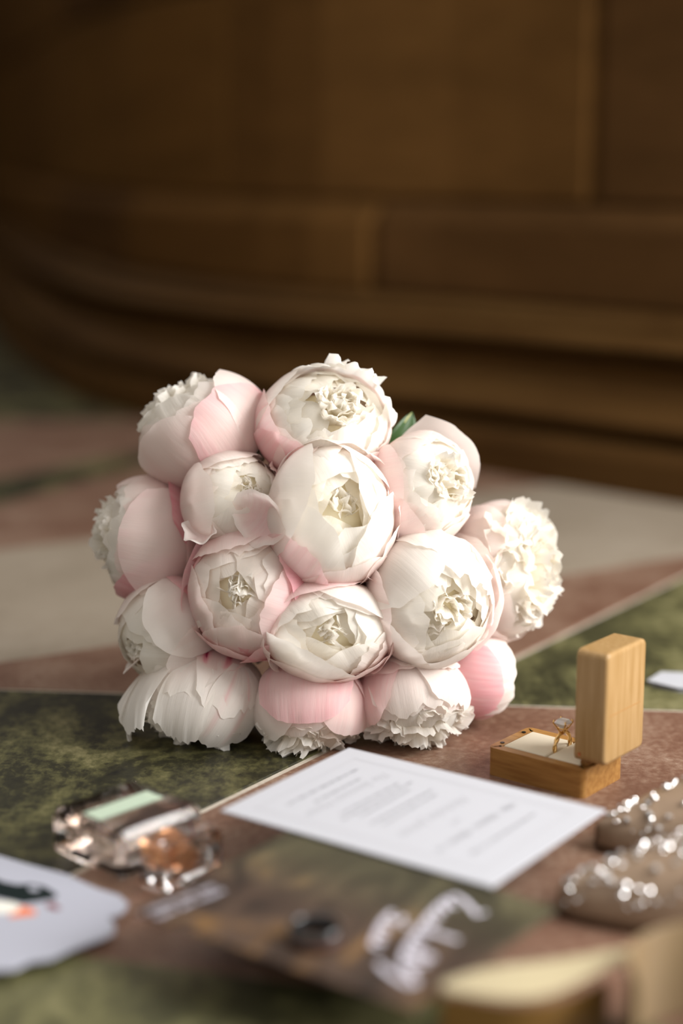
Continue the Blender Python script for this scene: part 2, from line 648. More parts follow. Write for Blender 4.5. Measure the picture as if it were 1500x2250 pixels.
def course(z0, z1, out, joints, mats, ct=0.010, cv=0.012):
    js = [0.0] + joints + [STOT]
    for i in range(len(js) - 1):
        a, b_ = js[i] + 0.0008, js[i + 1] - 0.0008
        if b_ - a < 0.03:
            continue
        prof = [(-0.3, z0 + 0.0006), (out - CH, z0 + 0.0006), (out, z0 + CH), (out, z1 - ct), (out - ct, z1 - 0.0006), (-0.3, z1 - 0.0006)]
        sweep('stone_block', prof, a, b_, 0.10, mats[i % len(mats)], wall, chamf=cv)


j455, j800, j1260 = interp_s(455), interp_s(800), interp_s(1262)
stepj = j1260 - j455
lowj = sorted([j800 - 2 * stepj, j800 - stepj, j800, j800 + stepj, j800 + 2 * stepj])
hij = sorted([j455 - stepj * k for k in (1, 2, 3)] + [j455, j1260] + [j1260 + stepj * k for k in (1, 2)])
midj = [0.5 * (a + b_) for a, b_ in zip(hij, hij[1:])]
ok = lambda js: [j for j in js if 0.05 < j < STOT - 0.05]
course(ZL + 0.0005, ZJ, -0.012, ok(lowj), [M_WALL[1], M_WALL[2], M_WALL[1], M_WALL[2]], ct=0.024)
course(ZJ, 0.585, -0.034, ok(hij), [M_WALL[0], M_WALL[1], M_WALL[0], M_WALL[0], M_WALL[1], M_WALL[2]])
course(0.585, 0.87, -0.036, ok(midj), [M_WALL[1], M_WALL[0], M_WALL[2]])
course(0.87, 1.15, -0.036, ok(hij), [M_WALL[0], M_WALL[1], M_WALL[1]])
course(1.15, 1.43, -0.036, ok(midj), [M_WALL[1], M_WALL[0], M_WALL[2]])

# plain far and left walls closing the hall
for wname, along_x in (('wall_far', True), ('wall_left', False)):
    wf = bpy.data.objects.new(wname, None)
    COL.objects.link(wf)
    wf['kind'] = 'structure'
    for zi in range(5):
        z0, z1 = zi * 0.5, zi * 0.5 + 0.5
        a = -3.0 if along_x else 0.6
        b_end = 3.0 if along_x else 6.3
        cuts = [a] + [a + (0.5 if zi % 2 else 1.0) + k for k in range(0, 7) if a + (0.5 if zi % 2 else 1.0) + k < b_end - 0.2] + [b_end]
        for yi, (c0_, c1_) in enumerate(zip(cuts, cuts[1:])):
            if along_x:
                bm = box_bm(c0_ + 0.001, c1_ - 0.001, 6.3, 6.5, z0 + 0.001, z1 - 0.001, 0.012, 1)
            else:
                bm = box_bm(-3.0, -2.8, c0_ + 0.001, c1_ - 0.001, z0 + 0.001, z1 - 0.001, 0.012, 1)
            bmobj('stone_block', bm, M_WALL[(zi + yi) % 3], wf)

# return wall beyond the window, to the right of the picture
wr = bpy.data.objects.new('wall_right', None)
COL.objects.link(wr)
wr['kind'] = 'structure'
for zi, (z0, z1) in enumerate(((0.0, 0.30), (0.30, 0.62), (0.62, 0.94), (0.94, 1.26), (1.26, 1.58))):
    ys = [1.45, 1.93, 2.30] if zi % 2 else [1.45, 1.70, 2.16, 2.30]
    for yi, (y0, y1) in enumerate(zip(ys, ys[1:])):
        bm = box_bm(0.80, 1.02, y0 + 0.0008, y1 - 0.0008, z0 + 0.0006, z1 - 0.0006, 0.006, 1)
        bmobj('stone_block', bm, M_WALL[(zi + yi) % 3], wr)

# ================================================================ PEONY BOUQUET
rnd = random.Random(11)


def sph(th, ph):
    return Vector((math.sin(th) * math.cos(ph), math.sin(th) * math.sin(ph), -math.cos(th)))


def nz(x, y=0.0, z=0.0):
    return noise.noise(Vector((x, y, z)))


WARP = Matrix.Identity(3)      # squeeze of the bloom by its neighbours


def petal_mesh(name, R, az, th0, th1, W, r, seed, pb=0.0, pt=0.0, pedge=0.0, rag=0.05, rip=0.012, curl=0.0, flare=0.0, lift=0.0,
               el=1.0, nu=16, nv=18, tipround=0.20, notch=0.0, skew=0.0, tipdrop=0.0, stripe=0.0, wpow=0.55, white=1.0):
    """a cupped obovate petal lying on a sphere of radius r*R about the flower's centre (angles in degrees from the stem end)"""
    az, th0, th1, W = rad(az), rad(th0), rad(th1), rad(W)
    V, C, F = [], [], []
    e = Vector((-math.sin(az), math.cos(az), 0))
    for j in range(nv + 1):
        t = j / nv
        wid = W * (0.30 + 0.70 * math.sin(min(1.0, t / wpow) * PI / 2)) * (1 - 0.10 * max(0, t - 0.7) / 0.3)
        for i in range(nu + 1):
            s = -1 + 2 * i / nu
            tl = 1 - tipround * abs(s) ** 2.6 - notch * math.exp(-(s * 5) ** 2) + rag * (nz(s * 2.3, seed) + 0.6 * nz(s * 6.5, seed + 3.3) + 0.35 * nz(s * 15, seed + 7.1)) * t ** 3
            th = th0 + (th1 - th0) * t * tl
            a = s * wid + skew * t * 0.3
            d = math.cos(a) * sph(th, az) + math.sin(a) * e
            rr = r + lift * (t - 0.3)
            rr += 0.015 * nz(s * 1.4 + seed, t * 1.4, seed * 0.7)
            rr += rip * t * t * (math.sin(s * 5.0 + seed * 9) + 0.7 * math.sin(s * 11 + seed * 5 + t * 3))
            tt = max(0.0, (t - 0.72) / 0.28)
            rr += curl * tt * tt + flare * t ** 2.2
            rr += 0.02 * abs(s) ** 3 * (1 if i % 2 else 1)
            rr -= tipdrop * tt * tt
            p = d * rr * R
            p.z *= el
            V.append(WARP @ p)
            pk = pb + (pt - pb) * t + pedge * max(abs(s) ** 3, tt * 0.9) + 0.12 * nz(s * 2 + seed * 3, t * 2, 5.0) * (pb + pt)
            if stripe:
                pk += stripe * (math.exp(-((s - 0.40 - 0.12 * t) * 11) ** 2) + 0.9 * math.exp(-((s + 0.38 - 0.1 * t) * 11) ** 2)) * math.sin(PI * min(1, t * 1.05)) ** 0.5
            C.append((s * 0.5 + 0.5, t, max(0.0, min(1.0, pk)), white))
    for j in range(nv):
        for i in range(nu):
            a0 = j * (nu + 1) + i
            F.append((a0, a0 + 1, a0 + nu + 2, a0 + nu + 1))
    me = bpy.data.meshes.new(name)
    me.from_pydata([tuple(v) for v in V], [], F)
    at = me.attributes.new('pd', 'FLOAT_COLOR', 'POINT')
    at.data.foreach_set('color', [c for q in C for c in q])
    me.update()
    return me


def add_petal(parent, R, **k):
    me = petal_mesh('petal', R, **k)
    return link('petal', me, M_PETAL, parent, smooth=True)


def ruffle_mesh(R, n, cap, r0, r1, seed, size=0.26, el=1.0, pink=0.0, tilt=0.5, tipvar=0.12):
    """the crumpled petaloid heart of an open peony"""
    g = random.Random(seed)
    V, C, F = [], [], []
    nu, nv = 8, 8
    for q in range(n):
        th = PI - rad(cap) * math.sqrt(g.random())
        d = sph(th, g.random() * 2 * PI)
        pole = Vector((0, 0, 1))
        # normal mostly radial-outward from the flower axis so petaloids cup the centre
        rad_dir = Vector((d.x, d.y, 0))
        rad_dir = rad_dir.normalized() if rad_dir.length > 1e-4 else Vector((1, 0, 0))
        nrm = (rad_dir + Vector((g.uniform(-1, 1), g.uniform(-1, 1), 0)) * 0.7)
        nrm = (nrm - d * nrm.dot(d)).normalized()
        wd = d.cross(nrm).normalized()
        sz = size * g.uniform(0.6, 1.25)
        ra, rb = r0 * g.uniform(0.85, 1.1), r1 + g.uniform(-tipvar, tipvar)
        bend = g.uniform(-0.22, 0.08) * tilt * 2
        sd = g.uniform(0, 100)
        cupn = g.uniform(0.05, 0.30)
        base = len(V)
        for j in range(nv + 1):
            t = j / nv
            for i in range(nu + 1):
                s = -1 + 2 * i / nu
                tl = t * (1 - 0.22 * s * s + 0.16 * nz(s * 3.2, sd) + 0.10 * nz(s * 8, sd + 4))
                wv = sz * (0.35 + 0.65 * math.sin(min(1, t / 0.7) * PI / 2))
                p = d * (ra + (rb - ra) * tl) + nrm * (bend * tl * tl - cupn * s * s * sz * 2 * (0.4 + t)) + wd * (s * wv)
                p += nrm * 0.05 * nz(s * 3 + sd, t * 3) * t + nrm * 0.03 * t * math.sin(s * 7 + sd)
                p = p * R
                p.z *= el
                V.append(WARP @ p)
                C.append((s * 0.5 + 0.5, t, pink, 0.45 + 0.5 * t))
        for j in range(nv):
            for i in range(nu):
                a0 = base + j * (nu + 1) + i
                F.append((a0, a0 + 1, a0 + nu + 2, a0 + nu + 1))
    me = bpy.data.meshes.new('ruffled_heart')
    me.from_pydata([tuple(v) for v in V], [], F)
    at = me.attributes.new('pd', 'FLOAT_COLOR', 'POINT')
    at.data.foreach_set('color', [c for q in C for c in q])
    me.update()
    return me


# depth of the dome of blooms
D13 = depth_of(at_z(685, 1655)) + 0.012
PXM = 1.03 / FPX
bloom_c = at_depth(700, 1265, D13 + 0.06)
bouquet = thing('peony_bouquet', 'round hand-tied bouquet of blush and white peonies lying on the marble floor', 'bouquet', (bloom_c.x, bloom_c.y, 0.0))

# u, v, radius px, dome height px, opening direction (right, up, towards viewer), elongation, style values
P = [
    dict(k='upper left', c=(450, 948), wh=(286, 236), tilt=22, z=150, ax=(-0.66, 0.72, 0.04), el=1.04, pink=0.26, op='ruff', seed=1),
    dict(k='top', c=(712, 936), wh=(288, 246), z=235, ax=(0.26, 0.40, 0.80), el=0.98, pink=0.30, op='open', seed=2),
    dict(k='upper right', c=(926, 1074), wh=(232, 246), z=265, ax=(0.58, 0.16, 0.74), el=1.0, pink=0.22, op='open', seed=3),
    dict(k='far right', c=(1098, 1250), wh=(250, 296), z=80, ax=(0.80, 0.02, 0.50), el=1.0, pink=0.22, op='fluff', seed=4),
    dict(k='far left', c=(322, 1182), wh=(226, 268), z=120, ax=(-0.92, 0.10, 0.18), el=1.0, pink=0.26, op='ruff', seed=5),
    dict(k='inner left', c=(512, 1102), wh=(220, 214), z=290, ax=(0.40, 0.25, 0.85), el=1.0, pink=0.26, op='bud', seed=6),
    dict(k='centre', c=(728, 1132), wh=(268, 304), z=385, ax=(0.20, 0.18, 0.94), el=0.96, pink=0.22, op='cup', seed=7),
    dict(k='centre right', c=(943, 1316), wh=(268, 288), z=345, ax=(0.36, -0.16, 0.88), el=0.98, pink=0.10, op='hole', seed=8),
    dict(k='centre left', c=(553, 1300), wh=(270, 280), z=335, ax=(-0.24, 0.06, 0.94), el=0.98, pink=0.60, op='small', seed=9),
    dict(k='lower centre', c=(721, 1382), wh=(284, 216), z=398, ax=(0.12, -0.04, 0.97), el=0.95, pink=0.30, op='cup', seed=10),
    dict(k='lower left', c=(370, 1388), wh=(222, 230), z=205, ax=(-0.56, -0.30, 0.50), el=1.0, pink=0.20, op='bud', seed=12),
    dict(k='bottom left', c=(450, 1536), wh=(252, 214), z=215, ax=(-0.22, -0.90, 0.22), el=1.0, pink=0.10, op='skirt', seed=13),
    dict(k='bottom centre', c=(683, 1556), wh=(242, 216), z=290, ax=(0.02, -0.92, 0.22), el=1.0, pink=0.24, op='skirt', seed=14),
    dict(k='bottom right', c=(905, 1538), wh=(236, 212), z=270, ax=(0.14, -0.92, 0.28), el=1.0, pink=0.18, op='skirt', seed=15),
    dict(k='right low bud', c=(1046, 1480), wh=(172, 182), z=110, ax=(0.88, -0.05, -0.15), el=1.0, pink=0.45, op='bud', seed=16),
]
HERO = {
    1: [dict(az=120, th0=4, th1=112, W=46, r=1.05, pb=0.30, pt=0.16, pedge=0.34), dict(az=50, th0=8, th1=124, W=56, r=1.03, pb=0.34, pt=0.16), dict(az=160, th0=8, th1=128, W=44, r=1.03, pb=0.2, pt=0.14)],
    2: [dict(az=195, th0=10, th1=118, W=50, r=1.05, pb=0.62, pt=0.30), dict(az=150, th0=10, th1=128, W=44, r=1.03, pb=0.34, pt=0.05), dict(az=235, th0=10, th1=122, W=42, r=1.055, pb=0.55, pt=0.40), dict(az=290, th0=10, th1=122, W=56, r=1.04, pb=0.45, pt=0.26), dict(az=70, th0=70, th1=150, W=24, r=0.98, pb=0.0, pt=0.0, flare=0.26, rag=0.16, rip=0.04), dict(az=25, th0=70, th1=148, W=22, r=0.98, pb=0.0, pt=0.0, flare=0.16, rag=0.16, rip=0.04), dict(az=105, th0=70, th1=144, W=20, r=0.99, pb=0.0, pt=0.0, flare=0.14, rag=0.16, rip=0.04)],
    3: [dict(az=185, th0=12, th1=122, W=46, r=1.04, pb=0.34, pt=0.26), dict(az=228, th0=12, th1=124, W=42, r=1.06, pb=0.3, pt=0.26), dict(az=48, th0=25, th1=112, W=44, r=1.06, pb=0.1, pt=0.10, flare=0.16, curl=0.05)],
    4: [dict(az=160, th0=12, th1=104, W=44, r=1.02, pb=0.42, pt=0.16), dict(az=100, th0=12, th1=116, W=40, r=1.04, pb=0.30, pt=0.10), dict(az=205, th0=12, th1=104, W=44, r=1.04, pb=0.34, pt=0.16), dict(az=250, th0=12, th1=108, W=40, r=1.03, pb=0.30, pt=0.14)],
    5: [dict(az=88, th0=16, th1=122, W=52, r=1.06, pb=0.02, pt=0.22, pedge=0.08), dict(az=150, th0=4, th1=76, W=44, r=1.09, pb=0.34, pt=0.50, pedge=0.22), dict(az=25, th0=10, th1=122, W=50, r=1.02, pb=0.30, pt=0.62), dict(az=195, th0=4, th1=92, W=40, r=1.06, pb=0.5, pt=0.70), dict(az=120, th0=0, th1=52, W=40, r=1.11, pb=0.2, pt=0.22)],
    6: [dict(az=190, th0=12, th1=138, W=50, r=1.04, pb=0.46, pt=0.10), dict(az=110, th0=12, th1=140, W=50, r=1.02, pb=0.28, pt=0.14), dict(az=25, th0=40, th1=150, W=26, r=1.06, pb=0.30, pt=0.36, rag=0.14, rip=0.04)],
    7: [dict(az=232, th0=12, th1=132, W=36, r=1.075, pb=0.34, pt=0.34, pedge=0.06, rag=0.03), dict(az=165, th0=15, th1=150, W=52, r=1.05, pb=0.16, pt=0.03), dict(az=285, th0=12, th1=128, W=46, r=1.045, pb=0.62, pt=0.14), dict(az=10, th0=14, th1=114, W=40, r=1.08, pb=0.46, pt=0.12, rag=0.09), dict(az=325, th0=14, th1=122, W=36, r=1.06, pb=0.50, pt=0.16), dict(az=85, th0=14, th1=122, W=56, r=1.06, pb=0.3, pt=0.06, rag=0.08), dict(az=225, th0=40, th1=158, W=48, r=1.02, pb=0.05, pt=0.0, rag=0.03, lift=0.0), dict(az=330, th0=40, th1=152, W=44, r=1.02, pb=0.1, pt=0.0, lift=0.0)],
    8: [dict(az=188, th0=14, th1=122, W=40, r=1.05, pb=0.20, pt=0.22), dict(az=130, th0=14, th1=148, W=50, r=1.03, pb=0.12, pt=0.02), dict(az=70, th0=14, th1=146, W=50, r=1.02, pb=0.10, pt=0.0, rag=0.12), dict(az=225, th0=12, th1=132, W=44, r=1.02, pb=0.10, pt=0.06), dict(az=352, th0=14, th1=112, W=42, r=1.12, pb=0.42, pt=0.24, lift=0.08), dict(az=285, th0=12, th1=140, W=50, r=1.03, pb=0.12, pt=0.03), dict(az=15, th0=30, th1=140, W=40, r=1.02, pb=0.05, pt=0.0, rag=0.14)],
    9: [dict(az=22, th0=12, th1=132, W=54, r=1.05, pb=0.74, pt=0.60), dict(az=172, th0=12, th1=112, W=54, r=1.09, pb=0.60, pt=0.40, pedge=0.08), dict(az=305, th0=12, th1=124, W=46, r=1.06, pb=0.66, pt=0.50), dict(az=245, th0=12, th1=124, W=46, r=1.05, pb=0.55, pt=0.36), dict(az=105, th0=12, th1=142, W=50, r=1.03, pb=0.62, pt=0.24), dict(az=340, th0=30, th1=150, W=46, r=1.02, pb=0.6, pt=0.30, lift=0.0), dict(az=200, th0=30, th1=150, W=44, r=1.02, pb=0.5, pt=0.20, lift=0.0), dict(az=265, th0=30, th1=148, W=40, r=1.015, pb=0.5, pt=0.18, lift=0.0)],
    10: [dict(az=110, th0=12, th1=128, W=56, r=1.05, pb=0.5, pt=0.34, rip=0.02), dict(az=188, th0=14, th1=112, W=44, r=1.09, pb=0.44, pt=0.16, rip=0.03, rag=0.08), dict(az=345, th0=12, th1=118, W=42, r=1.07, pb=0.42, pt=0.30), dict(az=245, th0=12, th1=126, W=44, r=1.05, pb=0.42, pt=0.16), dict(az=300, th0=12, th1=124, W=46, r=1.06, pb=0.44, pt=0.26), dict(az=55, th0=14, th1=108, W=34, r=1.11, pb=0.34, pt=0.22, flare=0.04, curl=0.10), dict(az=235, th0=40, th1=152, W=56, r=1.02, pb=0.08, pt=0.0), dict(az=60, th0=40, th1=142, W=56, r=1.0, pb=0.05, pt=0.0)],
    12: [dict(az=100, th0=10, th1=140, W=50, r=1.03, pb=0.16, pt=0.05), dict(az=128, th0=10, th1=84, W=44, r=1.06, pb=0.30, pt=0.42, pedge=0.08), dict(az=195, th0=10, th1=138, W=46, r=1.02, pb=0.28, pt=0.10), dict(az=40, th0=10, th1=132, W=46, r=1.03, pb=0.3, pt=0.12)],
    13: [dict(az=118, th0=4, th1=98, W=36, r=1.05, pb=0.22, pt=0.02, rag=0.12, lift=0.10), dict(az=66, th0=4, th1=106, W=34, r=1.07, pb=0.22, pt=0.02, rag=0.14, lift=0.10), dict(az=84, th0=8, th1=64, W=26, r=1.09, pb=0.44, pt=0.22, stripe=0.95, tipround=0.35), dict(az=160, th0=10, th1=122, W=44, r=1.02, pb=0.12, pt=0.02, rag=0.1), dict(az=58, th0=50, th1=146, W=28, r=1.12, pb=0.02, pt=0.03, rag=0.12, stripe=0.35), dict(az=168, th0=14, th1=84, W=20, r=1.2, pb=0.4, pt=0.12, flare=0.26, stripe=0.65), dict(az=150, th0=40, th1=132, W=24, r=1.1, pb=0.06, pt=0.0, flare=0.34, rag=0.1, rip=0.03), dict(az=185, th0=40, th1=136, W=24, r=1.08, pb=0.06, pt=0.0, flare=0.40, rag=0.1, rip=0.03), dict(az=105, th0=50, th1=140, W=24, r=1.08, pb=0.03, pt=0.0, flare=0.12, rag=0.12)],
    14: [dict(az=96, th0=0, th1=112, W=48, r=1.09, pb=0.22, pt=0.42, pedge=0.06), dict(az=45, th0=6, th1=126, W=44, r=1.04, pb=0.30, pt=0.30), dict(az=140, th0=6, th1=128, W=44, r=1.03, pb=0.16, pt=0.05), dict(az=350, th0=10, th1=118, W=40, r=1.04, pb=0.4, pt=0.30)],
    15: [dict(az=100, th0=0, th1=66, W=50, r=1.08, pb=0.30, pt=0.22, rag=0.07), dict(az=55, th0=0, th1=68, W=40, r=1.09, pb=0.20, pt=0.06, rag=0.08), dict(az=150, th0=8, th1=118, W=44, r=1.05, pb=0.48, pt=0.32), dict(az=92, th0=16, th1=116, W=44, r=1.02, pb=0.2, pt=0.05, rag=0.1), dict(az=35, th0=12, th1=112, W=40, r=1.04, pb=0.2, pt=0.02, rag=0.1)],
    16: [dict(az=100, th0=0, th1=114, W=54, r=1.09, pb=0.58, pt=0.52, pedge=0.05), dict(az=30, th0=8, th1=128, W=50, r=1.02, pb=0.34, pt=0.10), dict(az=150, th0=10, th1=114, W=48, r=1.05, pb=0.55, pt=0.46), dict(az=70, th0=60, th1=142, W=34, r=1.04, pb=0.05, pt=0.02), dict(az=118, th0=60, th1=138, W=30, r=1.06, pb=0.10, pt=0.02, lift=0.05), dict(az=210, th0=8, th1=112, W=46, r=1.03, pb=0.4, pt=0.3)],
}
# u, v, dome height, width px, height px, facing (right, up, viewer), roll, bowl depth px, pink, ripple
LOOSE = {
    6: [(588, 1138, 446, 150, 116, (-0.50, -0.05, 0.75), -30, 46, 0.36, 3), (444, 1176, 392, 72, 92, (-0.2, 0.55, 0.6), 20, 30, 0.26, 6)],
    8: [],
}
LABELS = {
    'upper left': 'blush peony turned up and to the left at the top corner', 'top': 'half-open peony with a ragged white crest at the top',
    'upper right': 'pale peony with one wavy petal standing up', 'far right': 'fully open fluffy white peony at the right edge',
    'far left': 'peony seen side-on with its frilled mouth at the left edge', 'inner left': 'peony with loose curled petals hanging in front',
    'centre': 'cream cupped peony at the centre with an open hollow', 'centre right': 'white peony with a ragged yellowish hollow',
    'centre left': 'pink bud with a small frayed opening', 'lower centre': 'wide cupped peony with a swirled white heart',
    'lower left': 'tight cream bud low on the left', 'bottom left': 'white peony resting on the floor with crimson streaks',
    'bottom centre': 'peony with a smooth pink cap over white frills', 'bottom right': 'white peony with frayed petals hanging to the floor',
    'right low bud': 'round deep pink bud under the fluffy bloom'}

blooms = []
for fl in P:
    sd = fl['seed']
    g = random.Random(sd * 101)
    dep = D13 + (290 - fl['z']) * 0.74 * PXM
    c = at_depth(fl['c'][0], fl['c'][1], dep)
    W_, H_ = fl['wh']
    RP = 0.5 * math.sqrt(W_ * H_)
    R = RP * dep / FPX * 1.02
    ax = CR * fl['ax'][0] + CU * fl['ax'][1] - CF * fl['ax'][2]
    ax.normalize()
    if fl['ax'][2] > 0.6:
        x = (CR - ax * CR.dot(ax)).normalized()
        y = ax.cross(x)
    else:
        y = (-CF - ax * (-CF).dot(ax)).normalized()
        x = y.cross(ax)
    M3 = Matrix((x, y, ax)).transposed()
    el = fl['el']
    ca, sa = math.cos(rad(fl.get('tilt', 0))), math.sin(rad(fl.get('tilt', 0)))
    e1_, e2_ = CR * ca + CU * sa, CU * ca - CR * sa
    k1, k2 = 0.5 * W_ / RP - 1, 0.5 * H_ / RP - 1
    SW = Matrix.Identity(3)
    for a_ in range(3):
        for b_ in range(3):
            SW[a_][b_] += k1 * e1_[a_] * e1_[b_] + k2 * e2_[a_] * e2_[b_]
    WARP = M3.transposed() @ SW @ M3
    # green receptacle and pale core = the bloom's own mesh
    bm = bmesh.new()
    bmesh.ops.create_uvsphere(bm, u_segments=20, v_segments=14, radius=1.0)
    ck = 0.74 if fl['op'] in ('small', 'bud') else 0.58
    for v in bm.verts:
        v.co = WARP @ Vector((v.co.x * ck * R, v.co.y * ck * R, (v.co.z * ck - 0.04) * R * el))
    po = bmobj('peony', bm, M_CORE, bouquet, smooth=True)
    po['label'] = LABELS[fl['k']]
    po.matrix_parent_inverse = Matrix.Translation(-bouquet.location)
    po.matrix_basis = Matrix.Translation(c) @ M3.to_4x4()
    op = fl['op']
    pk = fl['pink']
    # ring of guard petals, jittered, with the hand-placed ones on top
    n1 = 6
    a0 = g.uniform(0, 60)
    for i in range(n1):
        add_petal(po, R, az=a0 + i * 360 / n1 + g.uniform(-8, 8), th0=8, th1=g.uniform(112, 134), W=g.uniform(40, 50), r=0.995 + 0.012 * (i % 2), seed=sd * 7 + i,
                  pb=pk * 1.25, pt=pk * g.uniform(0.3, 0.8), rag=0.05, el=el)
    for i, h in enumerate(HERO.get(sd, [])):
        q = dict(rag=0.028, rip=0.012, lift=0.035, curl=0.012, el=el, seed=sd * 13 + i * 3.7, nu=22, nv=24)
        q.update(h)
        add_petal(po, R, **q)
    # second ring, whiter, closing over the crown
    close = dict(open=(124, 142, 5), ruff=(122, 140, 5), fluff=(108, 126, 6), bud=(140, 160, 4), cup=(130, 148, 4), hole=(126, 144, 5), small=(140, 156, 5), skirt=(112, 138, 7))[op]
    a0 = g.uniform(0, 60)
    for i in range(close[2]):
        add_petal(po, R, az=a0 + i * 360 / close[2] + g.uniform(-10, 10), th0=30, th1=g.uniform(close[0], close[1]), W=g.uniform(40, 54), r=0.955 + 0.018 * (i % 2), seed=sd * 17 + i,
                  pb=pk * 0.8, pt=pk * g.uniform(0.0, 0.25), rag=0.10 if op in ('fluff', 'hole', 'skirt', 'ruff') else 0.06, rip=0.018, el=el)
    # inner rings
    if op == 'small':
        rings = [(0.96, 5, 150, 162, 50), (0.92, 5, 154, 167, 48), (0.87, 4, 158, 170, 46)]
    elif op == 'bud':
        rings = [(0.94, 4, 150, 166, 52), (0.88, 4, 156, 172, 50)]
    elif op in ('cup', 'hole'):
        rings = [(0.95, 4, 144, 158, 54), (0.89, 4, 148, 162, 54), (0.82, 3, 152, 168, 58), (0.72, 3, 154, 170, 60)]
    elif op == 'open':
        rings = [(0.95, 6, 134, 152, 42), (0.90, 5, 144, 160, 42), (0.84, 4, 150, 166, 44)]
    else:
        rings = [(0.93, 6, 130, 150, 36), (0.86, 5, 140, 158, 40)]
    for ri, (rr, n, ta, tb, W) in enumerate(rings):
        a0 = g.uniform(0, 90)
        for i in range(n):
            add_petal(po, R, az=a0 + i * 360 / n + g.uniform(-12, 12), th0=60, th1=g.uniform(ta, tb), W=W * g.uniform(0.85, 1.15), r=rr + g.uniform(-0.02, 0.025), seed=sd * 23 + ri * 10 + i,
                      pb=0.03 + (0.3 * pk if op == 'small' else 0), pt=0.12 * pk if op == 'small' else 0.0, rag=0.12 if op not in ('cup', 'small', 'bud') else 0.06, rip=0.03, curl=g.uniform(-0.06, 0.03), el=el, nu=12, nv=12, white=0.97 - 0.09 * ri)
    if op == 'open':
        rm = ruffle_mesh(R, 26, 30, 0.50, 0.985, sd, 0.19, el, tipvar=0.06)
    elif op == 'ruff':
        rm = ruffle_mesh(R, 34, 42, 0.45, 0.99, sd, 0.22, el, tipvar=0.08)
    elif op == 'fluff':
        rm = ruffle_mesh(R, 80, 76, 0.50, 1.04, sd, 0.27, el, tipvar=0.10)
    elif op == 'skirt':
        rm = ruffle_mesh(R, 60, 70, 0.45, 1.05, sd, 0.24, el, tipvar=0.16)
    elif op == 'hole':
        rm = ruffle_mesh(R, 24, 38, 0.40, 0.86, sd, 0.22, el, tipvar=0.08)
    elif op == 'small':
        rm = ruffle_mesh(R, 11, 17, 0.5, 0.91, sd, 0.21, el, tipvar=0.04)
    else:
        rm = ruffle_mesh(R, 8, 22, 0.40, 0.74, sd, 0.26, el, tipvar=0.06) if op == 'cup' else ruffle_mesh(R, 16, 18, 0.5, 0.92, sd, 0.2, el, tipvar=0.04)
    ro = link('ruffled_heart', rm, M_PETAL, po, smooth=True)
    ro['kind'] = 'stuff'
    # loose petals hanging open in front of their bloom: shallow bowls
    for (lu, lv, lz, lw, lh, nrm_c, roll, dep_b, pin, rp) in LOOSE.get(sd, []):
        lc = at_depth(lu, lv, D13 + (290 - lz) * 0.74 * PXM)
        nn = (CR * nrm_c[0] + CU * nrm_c[1] - CF * nrm_c[2]).normalized()
        xx = (CR - nn * CR.dot(nn)).normalized()
        yy = nn.cross(xx)
        ca_, sa_ = math.cos(rad(roll)), math.sin(rad(roll))
        xx, yy = xx * ca_ + yy * sa_, yy * ca_ - xx * sa_
        V, C_, F = [], [], []
        nr, na = 14, 36
        for j in range(nr + 1):
            q_ = j / nr
            for i in range(na):
                a = 2 * PI * i / na
                ed = 1 + 0.22 * nz(math.cos(a) * 2 + sd, math.sin(a) * 2, lu) + 0.03 * nz(math.cos(a) * 6, math.sin(a) * 6, lv)
                hgt = dep_b * (q_ ** 2.4) + rp * q_ ** 3 * math.sin(a * 5 + 1)
                lip = 0.18 * max(0, (q_ - 0.85) / 0.15) ** 2
                pw_ = lc + (xx * (lw * math.cos(a)) + yy * (lh * math.sin(a))) * (q_ * ed) * (PXM * 0.5) * (1 + lip * 0.3) + nn * ((hgt - dep_b * lip) * PXM)
                V.append(M3.transposed() @ (pw_ - c))
                C_.append((0.5 + 0.5 * math.cos(a) * q_, 0.5 + 0.5 * math.sin(a) * q_, max(0, pin * (1 - 0.8 * q_ ** 4)), 1.0))
        for j in range(nr):
            for i in range(na):
                F.append((j * na + i, j * na + (i + 1) % na, (j + 1) * na + (i + 1) % na, (j + 1) * na + i))
        lp = pymesh('petal', V, F, M_PETAL, po, smooth=True)
        at = lp.data.attributes.new('pd', 'FLOAT_COLOR', 'POINT')
        at.data.foreach_set('color', [v_ for q2 in C_ for v_ in q2])
    # sepals at the base
    for i in range(3):
        me = petal_mesh('sepal', R, az=i * 120 + 30, th0=0, th1=42, W=26, r=1.05, seed=sd + i, el=el, nu=6, nv=8, tipround=0.5)
        link('sepal', me, M_LEAF, po, smooth=True)
    blooms.append((c, ax.copy(), R * el))

# stems gathered behind the dome, bound with ribbon, resting on the floor
bindp = Vector((bloom_c.x + 0.004, bloom_c.y + 0.125, 0.062))
tail = Vector((bloom_c.x + 0.02, bloom_c.y + 0.30, 0.022))
g = random.Random(5)
for i, (c, ax, R) in enumerate(blooms):
    s0 = c - ax * R * 0.92
    ang = 2 * PI * i / len(blooms)
    rr = 0.013 if i % 2 else 0.006
    off = Vector((math.cos(ang) * rr, 0, math.sin(ang) * rr))
    b0 = bindp + off
    b1 = tail + Vector((-off.x * 2.0, g.uniform(-0.02, 0.02), off.z * 1.1))
    mid = s0.lerp(b0, 0.55) - ax * 0.006
    V, F = tube([s0 + ax * 0.004, s0.lerp(mid, 0.5), mid, mid.lerp(b0, 0.6), b0, b0.lerp(b1, 0.5), b1], 0.0032, 7)
    o = pymesh('stem', V, F, M_STEM, bouquet, smooth=True)
    o.matrix_parent_inverse = Matrix.Translation(-bouquet.location)
V, F = [], []
dirb = (tail - bindp).normalized()
ux = Vector((1, 0, 0))
uy = dirb.cross(ux).normalized()
